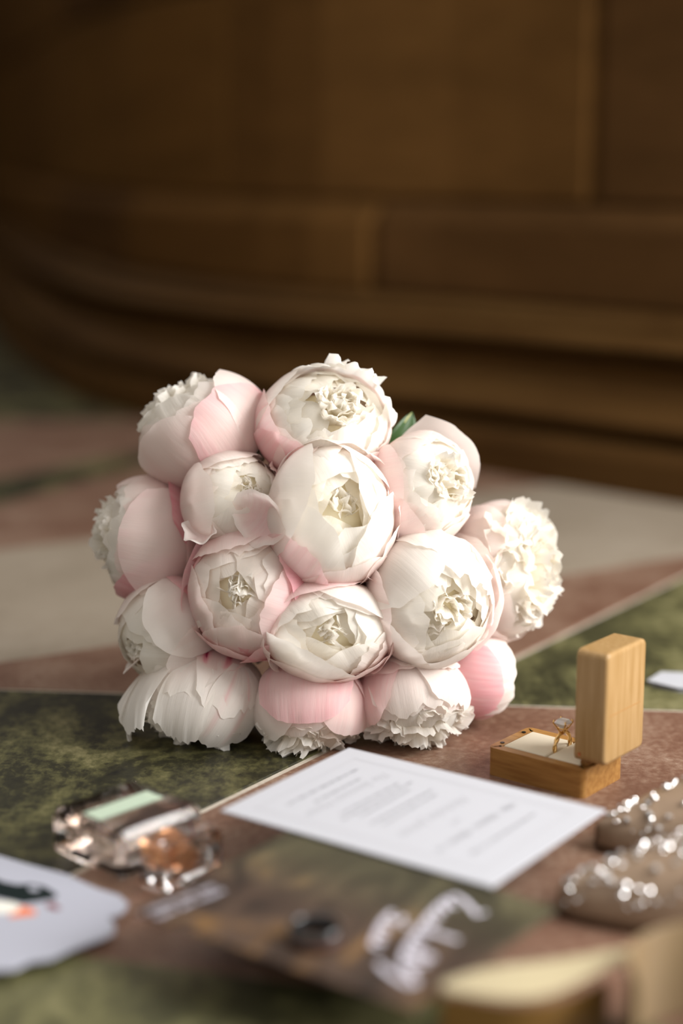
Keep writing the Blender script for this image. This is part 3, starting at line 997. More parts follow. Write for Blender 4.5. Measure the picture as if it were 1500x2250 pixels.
for j in range(7):
    for k in range(24):
        a = 2 * PI * k / 24
        rr = 0.0185 + 0.0006 * (j % 2)
        V.append(bindp + dirb * (-0.012 + j * 0.007) + (ux * math.cos(a) + uy * math.sin(a)) * rr)
for j in range(6):
    for k in range(24):
        F.append((j * 24 + k, j * 24 + (k + 1) % 24, (j + 1) * 24 + (k + 1) % 24, (j + 1) * 24 + k))
o = pymesh('binding_ribbon', V, F, M_RIBBON, bouquet, smooth=True)
o.matrix_parent_inverse = Matrix.Translation(-bouquet.location)


def leaf(base, tip, width, nrm, fold=0.25, mat=(M_LEAF, M_LEAFBACK)):
    base, tip, nrm = Vector(base), Vector(tip), Vector(nrm)
    ax = tip - base
    L_ = ax.length
    d = ax / L_
    nrm = (nrm - d * nrm.dot(d)).normalized()
    w_ = d.cross(nrm)
    V, F = [], []
    n = 12
    for j in range(n + 1):
        t = j / n
        hw = width * 0.5 * math.sin(PI * min(1, t * 0.94 + 0.06)) ** 0.8
        for i in range(7):
            s = -1 + i / 3
            V.append(base + ax * t + w_ * s * hw + nrm * (fold * abs(s) * hw + 0.10 * L_ * math.sin(t * PI)))
    for j in range(n):
        for i in range(6):
            a = j * 7 + i
            F.append((a, a + 1, a + 8, a + 7))
    o = pymesh('leaf', V, F, mat[0], bouquet, smooth=True)
    o.matrix_parent_inverse = Matrix.Translation(-bouquet.location)
    md = o.modifiers.new('thickness', 'SOLIDIFY')
    md.thickness = 0.0006
    return o


dl = D13 + 0.045
lf = leaf(at_depth(835, 1035, dl), at_depth(906, 905, dl - 0.004), 0.0210, -CF + CR * 0.5, 0.35)
lf['label'] = 'single pointed green leaf standing up behind the blooms'
rim = [at_depth(835, 1035, dl), at_depth(856, 980, dl - 0.004), at_depth(878, 938, dl - 0.005), at_depth(904, 907, dl - 0.0045)]
V, F = tube([p - CF * 0.002 for p in rim], 0.0011, 6, rr=[0.0012, 0.0016, 0.0016, 0.0003])
o = pymesh('leaf_edge', V, F, M_LEAFBACK, bouquet, smooth=True)
o.matrix_parent_inverse = Matrix.Translation(-bouquet.location)
# dark leaves glimpsed in the gaps between the blooms
for (u, v, du, dv, dz) in ((420, 1245, 40, 30, 0.05), (470, 1270, -60, -10, 0.05), (545, 1450, -50, -18, 0.045), (600, 1455, 55, 25, 0.045), (770, 1500, 40, 10, 0.03), (580, 990, 10, -60, 0.07),
                           (560, 1440, 40, -30, 0.06), (800, 1290, 50, -40, 0.06), (640, 1240, -40, 50, 0.07), (960, 1430, 60, 40, 0.06)):
    dd = D13 + dz
    leaf(at_depth(u, v, dd + 0.01), at_depth(u + du, v + dv, dd - 0.012), 0.020, -CF + CU * 0.4, 0.2)

# ================================================================ RING BOX
a_rb = rad(-38.5)
fc = at_z(1281, 1757, 0.0)           # front corner at floor level
ex = Vector((math.cos(a_rb), math.sin(a_rb), 0))       # from left corner to front corner
ey = Vector((-ex.y, ex.x, 0))                           # from front corner back to the right
LX, LY, HB = 0.067, 0.046, 0.0175
org = fc - ex * LX * 0.5 + ey * LY * 0.5
rb = thing('ring_box', 'open honey-coloured wooden ring box with cream cushion beside the bouquet', 'ring box', (org.x, org.y, 0), a_rb)
hx, hy = LX / 2, LY / 2
bm = box_bm(-hx, hx, -hy, hy, 0.0, HB, 0.0)
ve = [e for e in bm.edges if abs(e.verts[0].co.z - e.verts[1].co.z) > 0.01]
bmesh.ops.bevel(bm, geom=ve, offset=0.004, segments=4, profile=0.5, affect='EDGES')
tf = max(bm.faces, key=lambda f: f.calc_center_median().z)
ins = bmesh.ops.inset_region(bm, faces=[tf], thickness=0.0065, depth=0.0)
r = bmesh.ops.extrude_face_region(bm, geom=[tf])
vv = [q for q in r['geom'] if isinstance(q, bmesh.types.BMVert)]
bmesh.ops.translate(bm, verts=vv, vec=(0, 0, -0.010))
if tf.is_valid:
    bm.faces.remove(tf)
bmobj('box_base', bm, M_WOOD_BASE, rb)
# cushion: two soft pads with the slot between
for i, (x0, x1) in enumerate(((-hx + 0.0068, 0.0030), (0.0042, hx - 0.0068))):
    bm = box_bm(x0, x1, -hy + 0.0068, hy - 0.0068, HB - 0.0098, HB + 0.0006, 0.0016, 3)
    bmobj('cushion_pad', bm, M_CUSHION, rb, smooth=True)
# magnet dots on the rim
for yy in (-0.012, 0.012):
    bm = bmesh.new()
    bmesh.ops.create_cone(bm, cap_ends=True, segments=16, radius1=0.0013, radius2=0.0013, depth=0.0008, matrix=Matrix.Translation((-hx + 0.0034, yy, HB + 0.0001)))
    bmobj('magnet', bm, M_DARKDOT, rb)
# lid standing open on the hinge side
TH = 0.0200
lx0 = hx - 0.0070
ZL0 = HB + 0.0052
bm = box_bm(lx0, lx0 + TH, -hy, hy, ZL0, ZL0 + LX, 0.0)
le = [e for e in bm.edges if abs(e.verts[0].co.x - e.verts[1].co.x) > 0.01]
bmesh.ops.bevel(bm, geom=le, offset=0.004, segments=4, profile=0.5, affect='EDGES')
oe = [e for e in bm.edges if all(v.co.x > lx0 + TH - 1e-6 for v in e.verts)]
bmesh.ops.bevel(bm, geom=oe, offset=0.0022, segments=3, profile=0.5, affect='EDGES')
inf = min(bm.faces, key=lambda f: f.calc_center_median().x)
bmesh.ops.inset_region(bm, faces=[inf], thickness=0.0065, depth=0.0)
r = bmesh.ops.extrude_face_region(bm, geom=[inf])
bmesh.ops.translate(bm, verts=[q for q in r['geom'] if isinstance(q, bmesh.types.BMVert)], vec=(0.010, 0, 0))
if inf.is_valid:
    bm.faces.remove(inf)
lid = bmobj('lid', bm, M_WOOD_LID, rb)
bm = box_bm(lx0 + 0.0085, lx0 + 0.0102, -hy + 0.0067, hy - 0.0067, ZL0 + 0.0067, ZL0 + LX - 0.0067, 0.0006, 1)
bmobj('lid_lining', bm, M_CUSHION, lid)
# engraved line on the lid's outer face, pin of the hinge
bm = box_bm(lx0 + TH - 0.0001, lx0 + TH + 0.00012, -hy + 0.004, hy - 0.006, ZL0 + 0.0290, ZL0 + 0.0297)
bmobj('engraved_line', bm, plain('burnt_line', (0.36, 0.19, 0.06), 0.6), lid)
for yy in (-hy + 0.0001, hy - 0.0001):
    V, F = tube([(lx0 + 0.0035, yy - 0.0005, ZL0 + 0.0045), (lx0 + 0.0035, yy + 0.0005, ZL0 + 0.0045)], 0.0011, 10)
    pymesh('hinge_pin', V, F, M_COPPER, lid)
V, F = tube([(lx0 + 0.0035, -hy + 0.006, HB + 0.0026), (lx0 + 0.0035, hy - 0.006, HB + 0.0026)], 0.0027, 10)
pymesh('hinge', V, F, M_WOOD_BASE, rb, smooth=True)

# ================================================================ ENGAGEMENT RING in the cushion slot
rc = org + ex * 0.0036 + ey * 0.002
ring = thing('engagement_ring', 'gold ring with a large square-cut clear stone standing in the cushion', 'ring', (rc.x, rc.y, HB - 0.0075), a_rb)
RR = 0.0088
zc = RR + 0.0002
for ph in (0, PI):
    ptsr = []
    for k in range(56):
        a = 2 * PI * k / 56
        tw = 0.0007 * math.sin(a * 5 + ph)
        ptsr.append((tw, (RR + 0.0006 * math.cos(a * 5 + ph)) * math.sin(a), zc + (RR + 0.0006 * math.cos(a * 5 + ph)) * math.cos(a)))
    V, F = tube(ptsr, 0.00078, 8, closed=True)
    pymesh('band_strand', V, F, M_GOLD, ring, smooth=True)
zt = zc + RR
bm = bmesh.new()
# step-cut stone: table, crown, girdle, pavilion
layers = [(0.0000, 0.0008), (0.0028, 0.0046), (0.0042, 0.0060), (0.0042, 0.0064), (0.0029, 0.0080)]
prev = None
for hw, zz in layers:
    c_ = 0.22 * hw
    oct_ = [(hw - c_, hw), (hw, hw - c_), (hw, -hw + c_), (hw - c_, -hw), (-hw + c_, -hw), (-hw, -hw + c_), (-hw, hw - c_), (-hw + c_, hw)]
    vs = [bm.verts.new((x_, y_, zt + zz)) for x_, y_ in oct_]
    if prev:
        for k in range(8):
            bm.faces.new((prev[k], prev[(k + 1) % 8], vs[(k + 1) % 8], vs[k]))
    prev = vs
bm.faces.new(prev)
bmesh.ops.remove_doubles(bm, verts=bm.verts, dist=1e-6)
bmobj('stone', bm, M_DIAMOND, ring)
for sx in (-1, 1):
    for sy in (-1, 1):
        V, F = tube([(0, sy * 0.0012, zt - 0.001), (sx * 0.0024, sy * 0.0026, zt + 0.0028), (sx * 0.0043, sy * 0.0043, zt + 0.0064), (sx * 0.0038, sy * 0.0038, zt + 0.0080)], 0.0005, 7)
        pymesh('prong', V, F, M_GOLD, ring, smooth=True)
hp = [(0.0027 * math.cos(2 * PI * k / 20), 0.0027 * math.sin(2 * PI * k / 20), zt + 0.0028) for k in range(20)]
V, F = tube(hp, 0.0005, 7, closed=True)
pymesh('basket_wire', V, F, M_GOLD, ring, smooth=True)

# ================================================================ FLAT PAPER GOODS


def scribble(length, height, seed, thick, cursive=True):
    """a line of unreadable handwriting as a flat ribbon polyline (x along the line)"""
    g = random.Random(seed)
    words, x = [], 0.0
    while x < length:
        wl = min(length - x, height * g.uniform(2.5, 6.5))
        pts = []
        n = max(8, int(wl / height * 9))
        for k in range(n + 1):
            t = k / n
            tall = 1.0 if nz(t * wl / height * 1.1, seed) < 0.18 else 1.9
            pts.append((x + t * wl + 0.25 * height * math.cos(k * 2.1), height * 0.5 * tall * math.sin(k * 2.1)))
        words.append(pts)
        x += wl + height * 1.1
    return words


def ribbons(words, thick, z, fx):
    """flat strokes -> one mesh; fx maps (x, y) to local plane coords"""
    V, F = [], []
    for pts in words:
        base = len(V)
        for k, p in enumerate(pts):
            a = Vector(pts[max(0, k - 1)])
            b_ = Vector(pts[min(len(pts) - 1, k + 1)])
            d = (b_ - a)
            d = d.normalized() if d.length > 0 else Vector((1, 0))
            n_ = Vector((-d.y, d.x)) * thick * 0.5
            for q in (Vector(p) + n_, Vector(p) - n_):
                m2 = fx(q.x, q.y)
                V.append((m2[0], m2[1], z))
        for k in range(len(pts) - 1):
            F.append((base + 2 * k, base + 2 * k + 1, base + 2 * k + 3, base + 2 * k + 2))
    return V, F


def text_mesh(name, s, size, mat, parent, loc, rotz, shear=0.0):
    cu = bpy.data.curves.new(name, 'FONT')
    cu.body = s
    cu.size = size
    cu.shear = shear
    cu.align_x = 'CENTER'
    cu.align_y = 'CENTER'
    o = bpy.data.objects.new(name, cu)
    COL.objects.link(o)
    dg = bpy.context.evaluated_depsgraph_get()
    me = bpy.data.meshes.new_from_object(o.evaluated_get(dg))
    bpy.data.objects.remove(o)
    q = link(name, me, None, parent, loc)
    me.materials.clear()
    me.materials.append(mat)
    q.rotation_euler = (0, 0, rotz)
    return q


# --- invitation card (reads upside down from here)
ZC = 0.0285
ct, cr_, cb_, cl = (at_z(768, 1647, ZC), at_z(1336, 1776, ZC), at_z(1073, 1952, ZC), at_z(484, 1775, ZC))
cc = (ct + cr_ + cb_ + cl) / 4
upv = ((cr_ + cb_) - (ct + cl)).normalized()              # card's own "up" points to the lower right edge
CW, CHT = ((ct - cl).length + (cr_ - cb_).length) / 2, ((cr_ - ct).length + (cb_ - cl).length) / 2
a_card = math.atan2(upv.y, upv.x) - PI / 2
card = thing('invitation_card', 'white printed wedding invitation card lying in front of the bouquet', 'card', (cc.x, cc.y, ZC - 0.0011), a_card)
bm = box_bm(-CW / 2, CW / 2, -CHT / 2, CHT / 2, 0, 0.0011, 0.0002, 1)
bmobj('card_sheet', bm, M_CARD, card)
ZT = 0.00114
for inset, tw in ((0.0125, 0.0005), (0.0143, 0.0003)):
    x_, y_ = CW / 2 - inset, CHT / 2 - inset
    V, F = [], []
    for (ax0, ay0, ax1, ay1) in ((-x_, y_ - tw, x_, y_), (-x_, -y_, x_, -y_ + tw), (-x_, -y_, -x_ + tw, y_), (x_ - tw, -y_, x_, y_)):
        k = len(V)
        V += [(ax0, ay0, ZT), (ax1, ay0, ZT), (ax1, ay1, ZT), (ax0, ay1, ZT)]
        F.append((k, k + 1, k + 2, k + 3))
    pymesh('border_rule', V, F, M_INKLINE, card)
H2 = CHT / 2


def small_line(y, L_, h, seed):
    V, F = ribbons(scribble(L_, h, seed, 0), h * (0.20 if h < 0.003 else 0.11), ZT, lambda x, yy: (x - L_ / 2, y + yy))
    pymesh('printed_line', V, F, M_INK, card)


k = CHT / 0.178
small_line(H2 - 0.030 * k, 0.070 * k, 0.0016, 3)
small_line(H2 - 0.047 * k, 0.082 * k, 0.0042, 21)
text_mesh('printed_word', 'and', 0.0060, M_INK, card, (0, H2 - 0.060 * k, ZT), 0, 0.3)
text_mesh('printed_name', 'Nicholas James', 0.0105, M_INK, card, (0, H2 - 0.074 * k, ZT), 0, 0.45)
for i, (y, L_) in enumerate(((0.091, 0.056), (0.097, 0.064), (0.108, 0.050), (0.1135, 0.072), (0.119, 0.060))):
    small_line(H2 - y * k, L_ * k, 0.0014, 30 + i)
text_mesh('printed_name', 'The Simmons House', 0.0090, M_INK, card, (0, H2 - 0.133 * k, ZT), 0, 0.45)
small_line(H2 - 0.1415 * k, 0.046 * k, 0.0014, 41)
small_line(H2 - 0.152 * k, 0.070 * k, 0.0015, 42)
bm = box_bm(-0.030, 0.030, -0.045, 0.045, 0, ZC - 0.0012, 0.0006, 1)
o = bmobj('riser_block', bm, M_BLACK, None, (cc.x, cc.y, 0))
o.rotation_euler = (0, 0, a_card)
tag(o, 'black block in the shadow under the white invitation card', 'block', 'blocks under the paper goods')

# --- painted booklet cover
ZB = 0.0270
bl, bb, br = at_z(268, 2010, ZB), at_z(905, 2220, ZB), at_z(1226, 1996, ZB)
e1 = (br - bb)
e2 = (bl - bb)
ang1 = math.atan2(e1.y, e1.x)
BW, BH = e1.length, (e2 - e1.normalized() * e2.dot(e1.normalized())).length
ux_ = e1.normalized()
uy_ = Vector((-ux_.y, ux_.x, 0))
bc = bb + ux_ * BW / 2 + uy_ * BH / 2
bk = thing('folded_programme', 'dark folded programme printed with an old painting and white script lettering', 'booklet', (bc.x, bc.y, ZB - 0.0016), ang1)
bm = box_bm(-BW / 2, BW / 2, -BH / 2, BH / 2, 0.0009, 0.0016, 0.0002, 1)
cover = bmobj('front_cover', bm, M_PAINTING, bk)
bm = box_bm(-BW / 2 + 0.001, BW / 2 - 0.001, -BH / 2 + 0.0005, BH / 2, 0.0, 0.00085)
bmobj('back_cover', bm, M_PAINTING, bk)
Rb = Matrix.Rotation(-ang1, 3, 'Z')


def to_bk(u, v):
    q = Rb @ (at_z(u, v, ZB) - bc)
    return (q.x, q.y)


strokes = [
    # long word (upper right to lower left) with its flourish
    [(1068, 2004), (1048, 2010), (1036, 1996), (1020, 1978), (1000, 1966), (984, 1972), (990, 1990), (1004, 1992)],
    [(984, 1972), (968, 1985), (980, 2002)], [(968, 1985), (952, 2000), (966, 2018)], [(952, 2000), (938, 2018), (955, 2034)], [(938, 2018), (926, 2034), (950, 2048), (980, 2058), (1008, 2066)],
    [(926, 2034), (914, 2050), (934, 2064)], [(914, 2050), (904, 2066), (924, 2080)], [(904, 2066), (894, 2080), (918, 2094), (950, 2100)], [(894, 2080), (888, 2096), (920, 2106), (955, 2104)],
    [(888, 2096), (884, 2112), (912, 2120), (940, 2116)], [(884, 2112), (888, 2128), (915, 2134)], [(888, 2128), (905, 2148), (915, 2160), (900, 2164), (870, 2148), (845, 2130), (832, 2116)],
    # short word
    [(862, 2002), (848, 2014), (868, 2022), (888, 2034)], [(848, 2014), (836, 2030), (856, 2040)], [(836, 2030), (830, 2044), (850, 2054)], [(830, 2044), (824, 2060), (842, 2070)], [(824, 2060), (818, 2076), (834, 2082)],
    [(888, 2014), (880, 2026), (894, 2038)],
]
V, F = [], []
for st in strokes:
    pl = [Vector(to_bk(*p)) for p in st]
    v_, f_ = ribbons([[tuple(p) for p in pl]], 0.0027, 0.00164, lambda x, y: (x, y))
    kk = len(V)
    V += v_
    F += [tuple(i + kk for i in f) for f in f_]
pymesh('script_lettering', V, F, M_INK_WHITE, cover)
p0, p1 = Vector(to_bk(480, 1952)), Vector(to_bk(322, 2014))
dv = p1 - p0
LL = dv.length
dv = dv / LL
nv_ = Vector((-dv.y, dv.x))
for row, hh in ((-0.0035, 0.0030), (0.0035, 0.0030)):
    V, F = ribbons(scribble(LL, hh, 7 + int(row * 1e4), 0), 0.0007, 0.00164, lambda x, y: tuple(p0 + dv * x + nv_ * (y + row)))
    pymesh('small_lettering', V, F, M_INK_WHITE, cover)
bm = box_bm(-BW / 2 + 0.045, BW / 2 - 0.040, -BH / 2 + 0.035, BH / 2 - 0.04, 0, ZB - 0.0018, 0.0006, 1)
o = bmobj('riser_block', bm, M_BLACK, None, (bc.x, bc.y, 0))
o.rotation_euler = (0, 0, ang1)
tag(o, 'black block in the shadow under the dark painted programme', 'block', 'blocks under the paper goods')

# --- black wedding band on the programme
bp_ = at_z(692, 2068, ZB)
wb = thing('wedding_band', 'polished black wedding band lying flat on the painted programme', 'ring', (bp_.x, bp_.y, ZB))
for name, ro_, ri_, z0, z1, mat in (('band', 0.0122, 0.0102, 0.0, 0.0078, M_BAND_BLACK), ('reflection_strip', 0.01245, 0.0122, 0.0014, 0.0034, M_BAND_REFLECT)):  # second ring is a thin strip carrying the painted reflection
    prof = [(ri_, z0 + 0.0008), (ri_ + 0.0006, z0), (ro_ - 0.0006, z0), (ro_, z0 + 0.0008), (ro_, z1 - 0.0008), (ro_ - 0.0006, z1), (ri_ + 0.0006, z1), (ri_, z1 - 0.0008)] if name == 'band' else [(ri_, z0), (ro_, z0 + 0.0003), (ro_, z1 - 0.0003), (ri_, z1)]
    V, F = [], []
    n = 48
    mm = len(prof)
    for k in range(n):
        a = 2 * PI * k / n
        for (q, z) in prof:
            V.append((q * math.cos(a), q * math.sin(a), z))
    for k in range(n):
        for j in range(mm):
            F.append((k * mm + j, k * mm + (j + 1) % mm, ((k + 1) % n) * mm + (j + 1) % mm, ((k + 1) % n) * mm + j))
    pymesh(name, V, F, mat, wb, smooth=True)

# --- white die-cut card with a printed bird
outline = [(-190, 1838), (-100, 1852), (0, 1880), (60, 1898), (150, 1922), (215, 1952), (262, 1966), (281, 1984), (268, 2004), (236, 2014), (252, 2030), (250, 2047), (225, 2060), (160, 2082), (108, 2106), (62, 2112), (30, 2128), (-60, 2134), (-190, 2150)]
ZD = 0.0060
pw = [at_z(u, v, ZD) for u, v in outline]
c0 = sum(pw, Vector()) / len(pw)
dc = thing('die_cut_card', 'cool white die-cut card with a scalloped end and a printed black bird', 'card', (c0.x, c0.y, 0))
poly = [(p.x - c0.x, p.y - c0.y) for p in pw]
bm = prism_bm(poly, ZD - 0.0014, ZD, 0.0002)
sheet = bmobj('card_sheet', bm, M_CARD_BLUE, dc)
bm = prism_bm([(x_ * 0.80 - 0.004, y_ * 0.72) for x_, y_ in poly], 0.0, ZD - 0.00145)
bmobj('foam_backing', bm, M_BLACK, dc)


def print_patch(name, px, mat, lift):
    q = [at_z(u, v, ZD) - c0 for u, v in px]
    bm = prism_bm([(p.x, p.y) for p in q], ZD, ZD + lift)
    return bmobj(name, bm, mat, sheet)


print_patch('printed_bird_body', [(-80, 1905), (-30, 1922), (8, 1938), (38, 1944), (70, 1942), (98, 1948), (118, 1960), (127, 1968), (115, 1976), (85, 1981), (52, 1986), (25, 1980), (-10, 1972), (-80, 1965)], M_BIRD, 0.00012)
print_patch('printed_bird_eye', [(62, 1949), (78, 1948), (88, 1954), (80, 1959), (66, 1957)], M_CARD_BLUE, 0.00018)
print_patch('printed_bird_breast', [(-80, 1975), (-10, 1980), (30, 1984), (46, 1992), (38, 2002), (10, 2006), (-80, 2010)], M_OFFWHITE, 0.00012)
print_patch('printed_bird_feet', [(46, 1992), (62, 1994), (78, 2000), (78, 2010), (40, 2014), (20, 2016), (22, 2008), (38, 2003)], M_ORANGE, 0.00012)
print_patch('printed_bird_tail', [(100, 1986), (118, 1984), (134, 1996), (122, 2000), (104, 1994)], M_PLUM, 0.00012)

# --- folded place card on the far green slab
q = [at_z(u, v, 0.004) for u, v in ((1421, 1493), (1452, 1474), (1560, 1478), (1560, 1514), (1486, 1509))]
c1 = sum(q, Vector()) / len(q)
pc = thing('folded_note', 'small white folded note on the green marble behind the ring box', 'card', (c1.x, c1.y, 0))
bm = prism_bm([(p.x - c1.x, p.y - c1.y) for p in q], 0.0026, 0.0034)
bmobj('upper_leaf', bm, M_CARD, pc)
bm = prism_bm([((p.x - c1.x) * 0.98 + 0.001, (p.y - c1.y) * 0.98) for p in q], 0.0, 0.0008)
bmobj('lower_leaf', bm, M_CARD_BLUE, pc)
bm = box_bm(q[2].x - c1.x - 0.003, q[2].x - c1.x - 0.001, q[3].y - c1.y + 0.001, q[2].y - c1.y - 0.001, 0.0008, 0.0026)
bmobj('fold', bm, M_CARD, pc)

# ================================================================ PERFUME BOTTLE lying flat
a_pf = rad(-43)
HPF = 0.027
topc = (at_z(118, 1772, HPF) + at_z(262, 1704, HPF) + at_z(438, 1770, HPF) + at_z(300, 1838, HPF)) / 4
pf = thing('perfume_bottle', 'square clear glass perfume bottle with pale green label lying on its back', 'perfume bottle', (topc.x, topc.y, 0), a_pf)
sb = 0.0295
bm = box_bm(-sb, sb, -sb, sb, 0, HPF, 0.0042, 1)
bmobj('bottle_body', bm, M_GLASS, pf)
bm = box_bm(-sb + 0.009, sb - 0.006, -sb + 0.007, sb - 0.007, 0.0055, HPF - 0.006, 0.003, 2)
bmobj('perfume', bm, M_LIQUID, pf)
bm = box_bm(-0.008, 0.006, -0.0235, 0.0205, HPF + 0.00005, HPF + 0.0003, 0.0)
lb = bmobj('label', bm, M_LABEL, pf)
for i, xx in enumerate((-0.0060, -0.0022, 0.0016, 0.0052)):
    bm = box_bm(xx, xx + 0.0010, -0.021, 0.018 - 0.003 * (i % 2), HPF + 0.0003, HPF + 0.00036)
    bmobj('label_print', bm, M_LABELINK, lb)
V, F = tube([(sb - 0.001, -0.004, HPF / 2), (sb + 0.0085, -0.004, HPF / 2)], 0.0075, 24)
pymesh('neck_collar', V, F, M_COPPER, pf, smooth=False)
bm = box_bm(sb + 0.0062, sb + 0.029, -0.022, 0.015, 0.001, HPF - 0.001, 0.002, 2)
bmobj('cap', bm, M_GLASS, pf)
V, F = tube([(sb + 0.0095, -0.004, HPF / 2), (sb + 0.0215, -0.004, HPF / 2)], 0.0062, 20)
pymesh('spray_nozzle', V, F, M_COPPER, pf)

# ================================================================ SHOES


def make_shoe(label, toe, ang, seed, n_cr):
    """pointed low-heeled pump; local +x runs from toe to heel"""
    root = thing('court_shoe', label, 'shoe', toe, ang, 'pair of embellished shoes')
    Ls = 0.245

    def half_w(x):
        t = x / Ls
        a = 0.0375 * min(1, (t / 0.30)) ** 0.62 if t < 0.30 else 0.0375 - 0.011 * math.sin(min(1, (t - 0.30) / 0.35) * PI / 2)
        if t > 0.90:
            a *= math.sqrt(max(0.0, 1 - ((t - 0.90) / 0.102) ** 2))
        return max(0.0022, a)

    def sole_z(x):
        t = x / Ls
        return 0.003 + (0.055 * (0.5 - 0.5 * math.cos(PI * min(1, max(0, (t - 0.36) / 0.50)))))

    def top_h(x):
        t = x / Ls
        if t < 0.40:
            return 0.011 + 0.029 * min(1, t / 0.34) ** 0.75
        return 0.040 - 0.004 * math.sin(min(1, (t - 0.40) / 0.4) * PI / 2) + (0.022 * max(0, (t - 0.75) / 0.25))
    nx, na = 72, 14

    def rim(t):
        if t <= 0.34:
            return PI / 2
        lim = 1 - 0.50 * min(1.0, (t - 0.34) / 0.12) ** 0.5 + 0.30 * max(0.0, (t - 0.82) / 0.18)
        return math.asin(min(1.0, lim))

    def surf(x, a):
        return Vector((x, half_w(x) * math.cos(a), sole_z(x) + top_h(x) * max(0.0, math.sin(a)) ** 0.75))
    bm = bmesh.new()
    for side in (0, 1):
        rows = []
        for i in range(nx + 1):
            x = Ls * (i / nx) ** 1.15
            ar = rim(x / Ls)
            rows.append([bm.verts.new(surf(x, ar * j / na if side == 0 else PI - ar * j / na)) for j in range(na + 1)])
        for i in range(nx):
            for j in range(na):
                q = (rows[i][j], rows[i][j + 1], rows[i + 1][j + 1], rows[i + 1][j])
                bm.faces.new(q if side == 0 else q[::-1])
    bmesh.ops.remove_doubles(bm, verts=bm.verts, dist=1e-6)
    up = bmobj('upper', bm, M_SHOE, root, smooth=True)
    md = up.modifiers.new('thickness', 'SOLIDIFY')
    md.thickness = 0.0014
    # sole
    V, F = [], []
    for i in range(nx + 1):
        x = Ls * (i / nx) ** 1.15
        hw = half_w(x) + 0.0012
        for (yy, dz) in ((-hw, 0.0008), (hw, 0.0008), (hw, -0.0028), (-hw, -0.0028)):
            V.append((x, yy, max(0.0001, sole_z(x) + dz)))
    for i in range(nx):
        for j in range(4):
            F.append((i * 4 + j, i * 4 + (j + 1) % 4, (i + 1) * 4 + (j + 1) % 4, (i + 1) * 4 + j))
    F += [(3, 2, 1, 0), tuple(nx * 4 + j for j in range(4))]
    pymesh('sole', V, F, M_SOLE, root)
    # heel
    V, F = [], []
    for j in range(9):
        t = j / 8
        zz = 0.056 * t
        rx, ry = 0.0055 + 0.017 * t ** 2.2, 0.0055 + 0.0165 * t ** 1.8
        cx = Ls - 0.018 - 0.012 * t
        for k_ in range(16):
            a = 2 * PI * k_ / 16
            V.append((cx + rx * math.cos(a), ry * math.sin(a), zz))
    for j in range(8):
        for k_ in range(16):
            F.append((j * 16 + k_, j * 16 + (k_ + 1) % 16, (j + 1) * 16 + (k_ + 1) % 16, (j + 1) * 16 + k_))
    F += [tuple(range(15, -1, -1)), tuple(8 * 16 + k_ for k_ in range(16))]
    pymesh('heel', V, F, M_SHOE, root, smooth=True)
    # crystals sewn on the vamp
    g = random.Random(seed)
    for q in range(n_cr):
        x = Ls * g.uniform(0.012, 0.50)
        a = PI * g.uniform(0.06, 0.94)
        t = x / Ls
        if t > 0.33 and math.sin(a) > 0.72 - 0.35 * min(1, (t - 0.34) / 0.10):
            a = PI * g.choice((g.uniform(0.03, 0.13), g.uniform(0.87, 0.97)))
        p = Vector((x, half_w(x) * math.cos(a), sole_z(x) + top_h(x) * math.sin(a) ** 0.75))
        n_ = Vector((-0.35 if t < 0.3 else 0, math.cos(a), math.sin(a) + 0.15)).normalized()
        co = bpy.data.objects.new('crystal', GEMS[g.randrange(3)])
        COL.objects.link(co)
        co.parent = up
        sc = g.uniform(0.7, 1.35)
        co.scale = (sc, sc, sc)
        co.location = p + n_ * 0.0007
        co.rotation_euler = (n_.to_track_quat('Z', 'Y') @ Matrix.Rotation(g.uniform(0, 6), 3, 'Z').to_quaternion() @ Matrix.Rotation(g.uniform(-0.5, 0.5), 3, 'X').to_quaternion()).to_euler()
    return root


GEMS = []
for gi, (rt, rg, n) in enumerate(((0.0008, 0.0016, 8), (0.0006, 0.0013, 6), (0.0011, 0.0020, 8))):
    bm = bmesh.new()
    a_ = [bm.verts.new((rt * math.cos(2 * PI * k / n), rt * math.sin(2 * PI * k / n), rg * 0.75)) for k in range(n)]
    b_ = [bm.verts.new((rg * math.cos(2 * PI * (k + .5) / n), rg * math.sin(2 * PI * (k + .5) / n), 0)) for k in range(n)]
    c_ = bm.verts.new((0, 0, -rg * 0.6))
    bm.faces.new(a_)
    for k in range(n):
        l = (k + 1) % n
        bm.faces.new((a_[k], b_[k], a_[l]))
        bm.faces.new((a_[l], b_[k], b_[l]))
        bm.faces.new((b_[k], c_, b_[l]))
    bmesh.ops.recalc_face_normals(bm, faces=bm.faces)
    me = bpy.data.meshes.new('crystal')
    bm.to_mesh(me)
    bm.free()
    me.materials.append(M_CRYSTAL)
    GEMS.append(me)

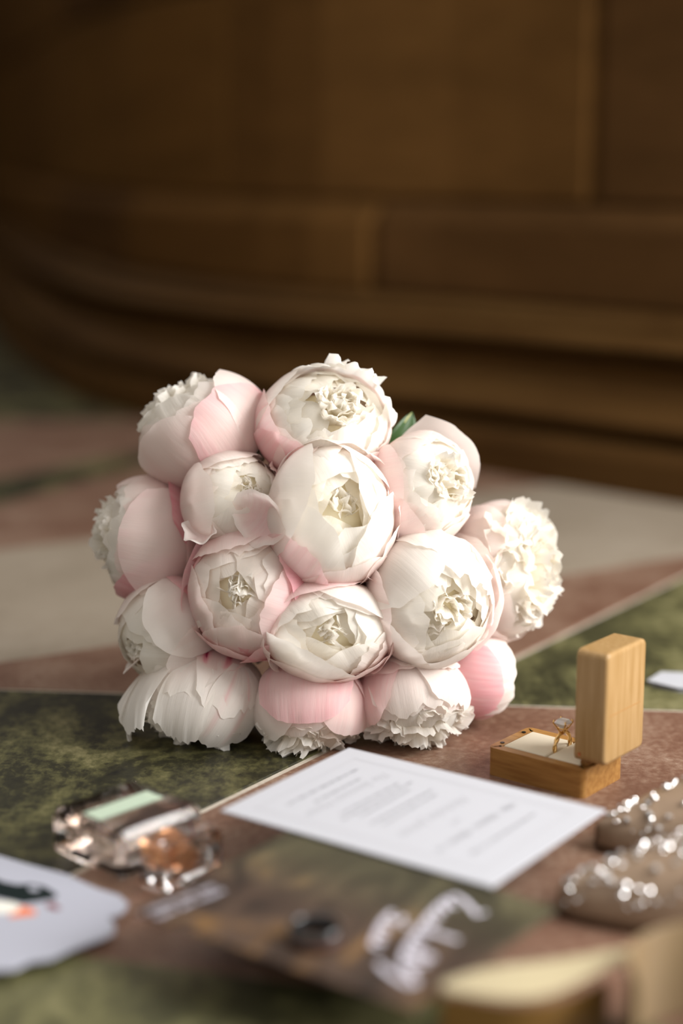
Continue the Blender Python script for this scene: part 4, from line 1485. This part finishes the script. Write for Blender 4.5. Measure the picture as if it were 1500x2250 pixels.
t1 = at_z(1308, 1850, 0.004)
make_shoe('champagne crystal-studded pump whose toe touches the invitation card', (t1.x, t1.y, 0), rad(8), 3, 130)
t2 = at_z(1226, 1992, 0.004)
make_shoe('champagne crystal-studded pump nearer the viewer, beside the gold ribbon', (t2.x, t2.y, 0), rad(2), 8, 170)

# ================================================================ GOLD SATIN RIBBON
gr = at_z(1150, 2235, 0.0)
rib = thing('satin_ribbon', 'loosely looped wide gold satin ribbon at the front corner of the floor', 'ribbon', (gr.x, gr.y, 0))


def ribbon_strip(name, centre, width_dir, half, mat):
    V, F = [], []
    for p, wd, h in zip(centre, width_dir, half):
        p, wd = Vector(p) - rib.location, Vector(wd).normalized()
        for s in (-1, -0.5, 0, 0.5, 1):
            V.append(p + wd * s * h)
    n = len(centre)
    for i in range(n - 1):
        for j in range(4):
            a = i * 5 + j
            F.append((a, a + 1, a + 6, a + 5))
    o = pymesh(name, V, F, mat, rib, smooth=True)
    md = o.modifiers.new('thickness', 'SOLIDIFY')
    md.thickness = 0.0006
    md2 = o.modifiers.new('smooth', 'SUBSURF')
    md2.levels = md2.render_levels = 2
    return o


zt = 0.030
pl = [(at_z(965, 2168, zt)), (at_z(1050, 2160, zt + .003)), (at_z(1150, 2158, zt + .004)), (at_z(1230, 2146, zt + .004)), (at_z(1330, 2108, zt + .004)), (at_z(1430, 2085, zt))]
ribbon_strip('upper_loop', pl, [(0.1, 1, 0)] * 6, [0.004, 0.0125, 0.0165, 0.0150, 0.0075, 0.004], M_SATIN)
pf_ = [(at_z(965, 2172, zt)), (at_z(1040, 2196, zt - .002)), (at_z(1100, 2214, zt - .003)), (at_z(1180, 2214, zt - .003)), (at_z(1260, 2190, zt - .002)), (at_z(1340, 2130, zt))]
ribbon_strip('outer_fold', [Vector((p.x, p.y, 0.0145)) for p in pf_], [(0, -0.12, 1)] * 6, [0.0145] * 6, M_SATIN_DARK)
bq = []
for k_ in range(9):
    a = rad(200 - k_ * 20)
    bq.append(at_z(1610, 2330, 0.0) + Vector((0.046 * math.cos(a), 0.040 * math.sin(a), 0.0225)))
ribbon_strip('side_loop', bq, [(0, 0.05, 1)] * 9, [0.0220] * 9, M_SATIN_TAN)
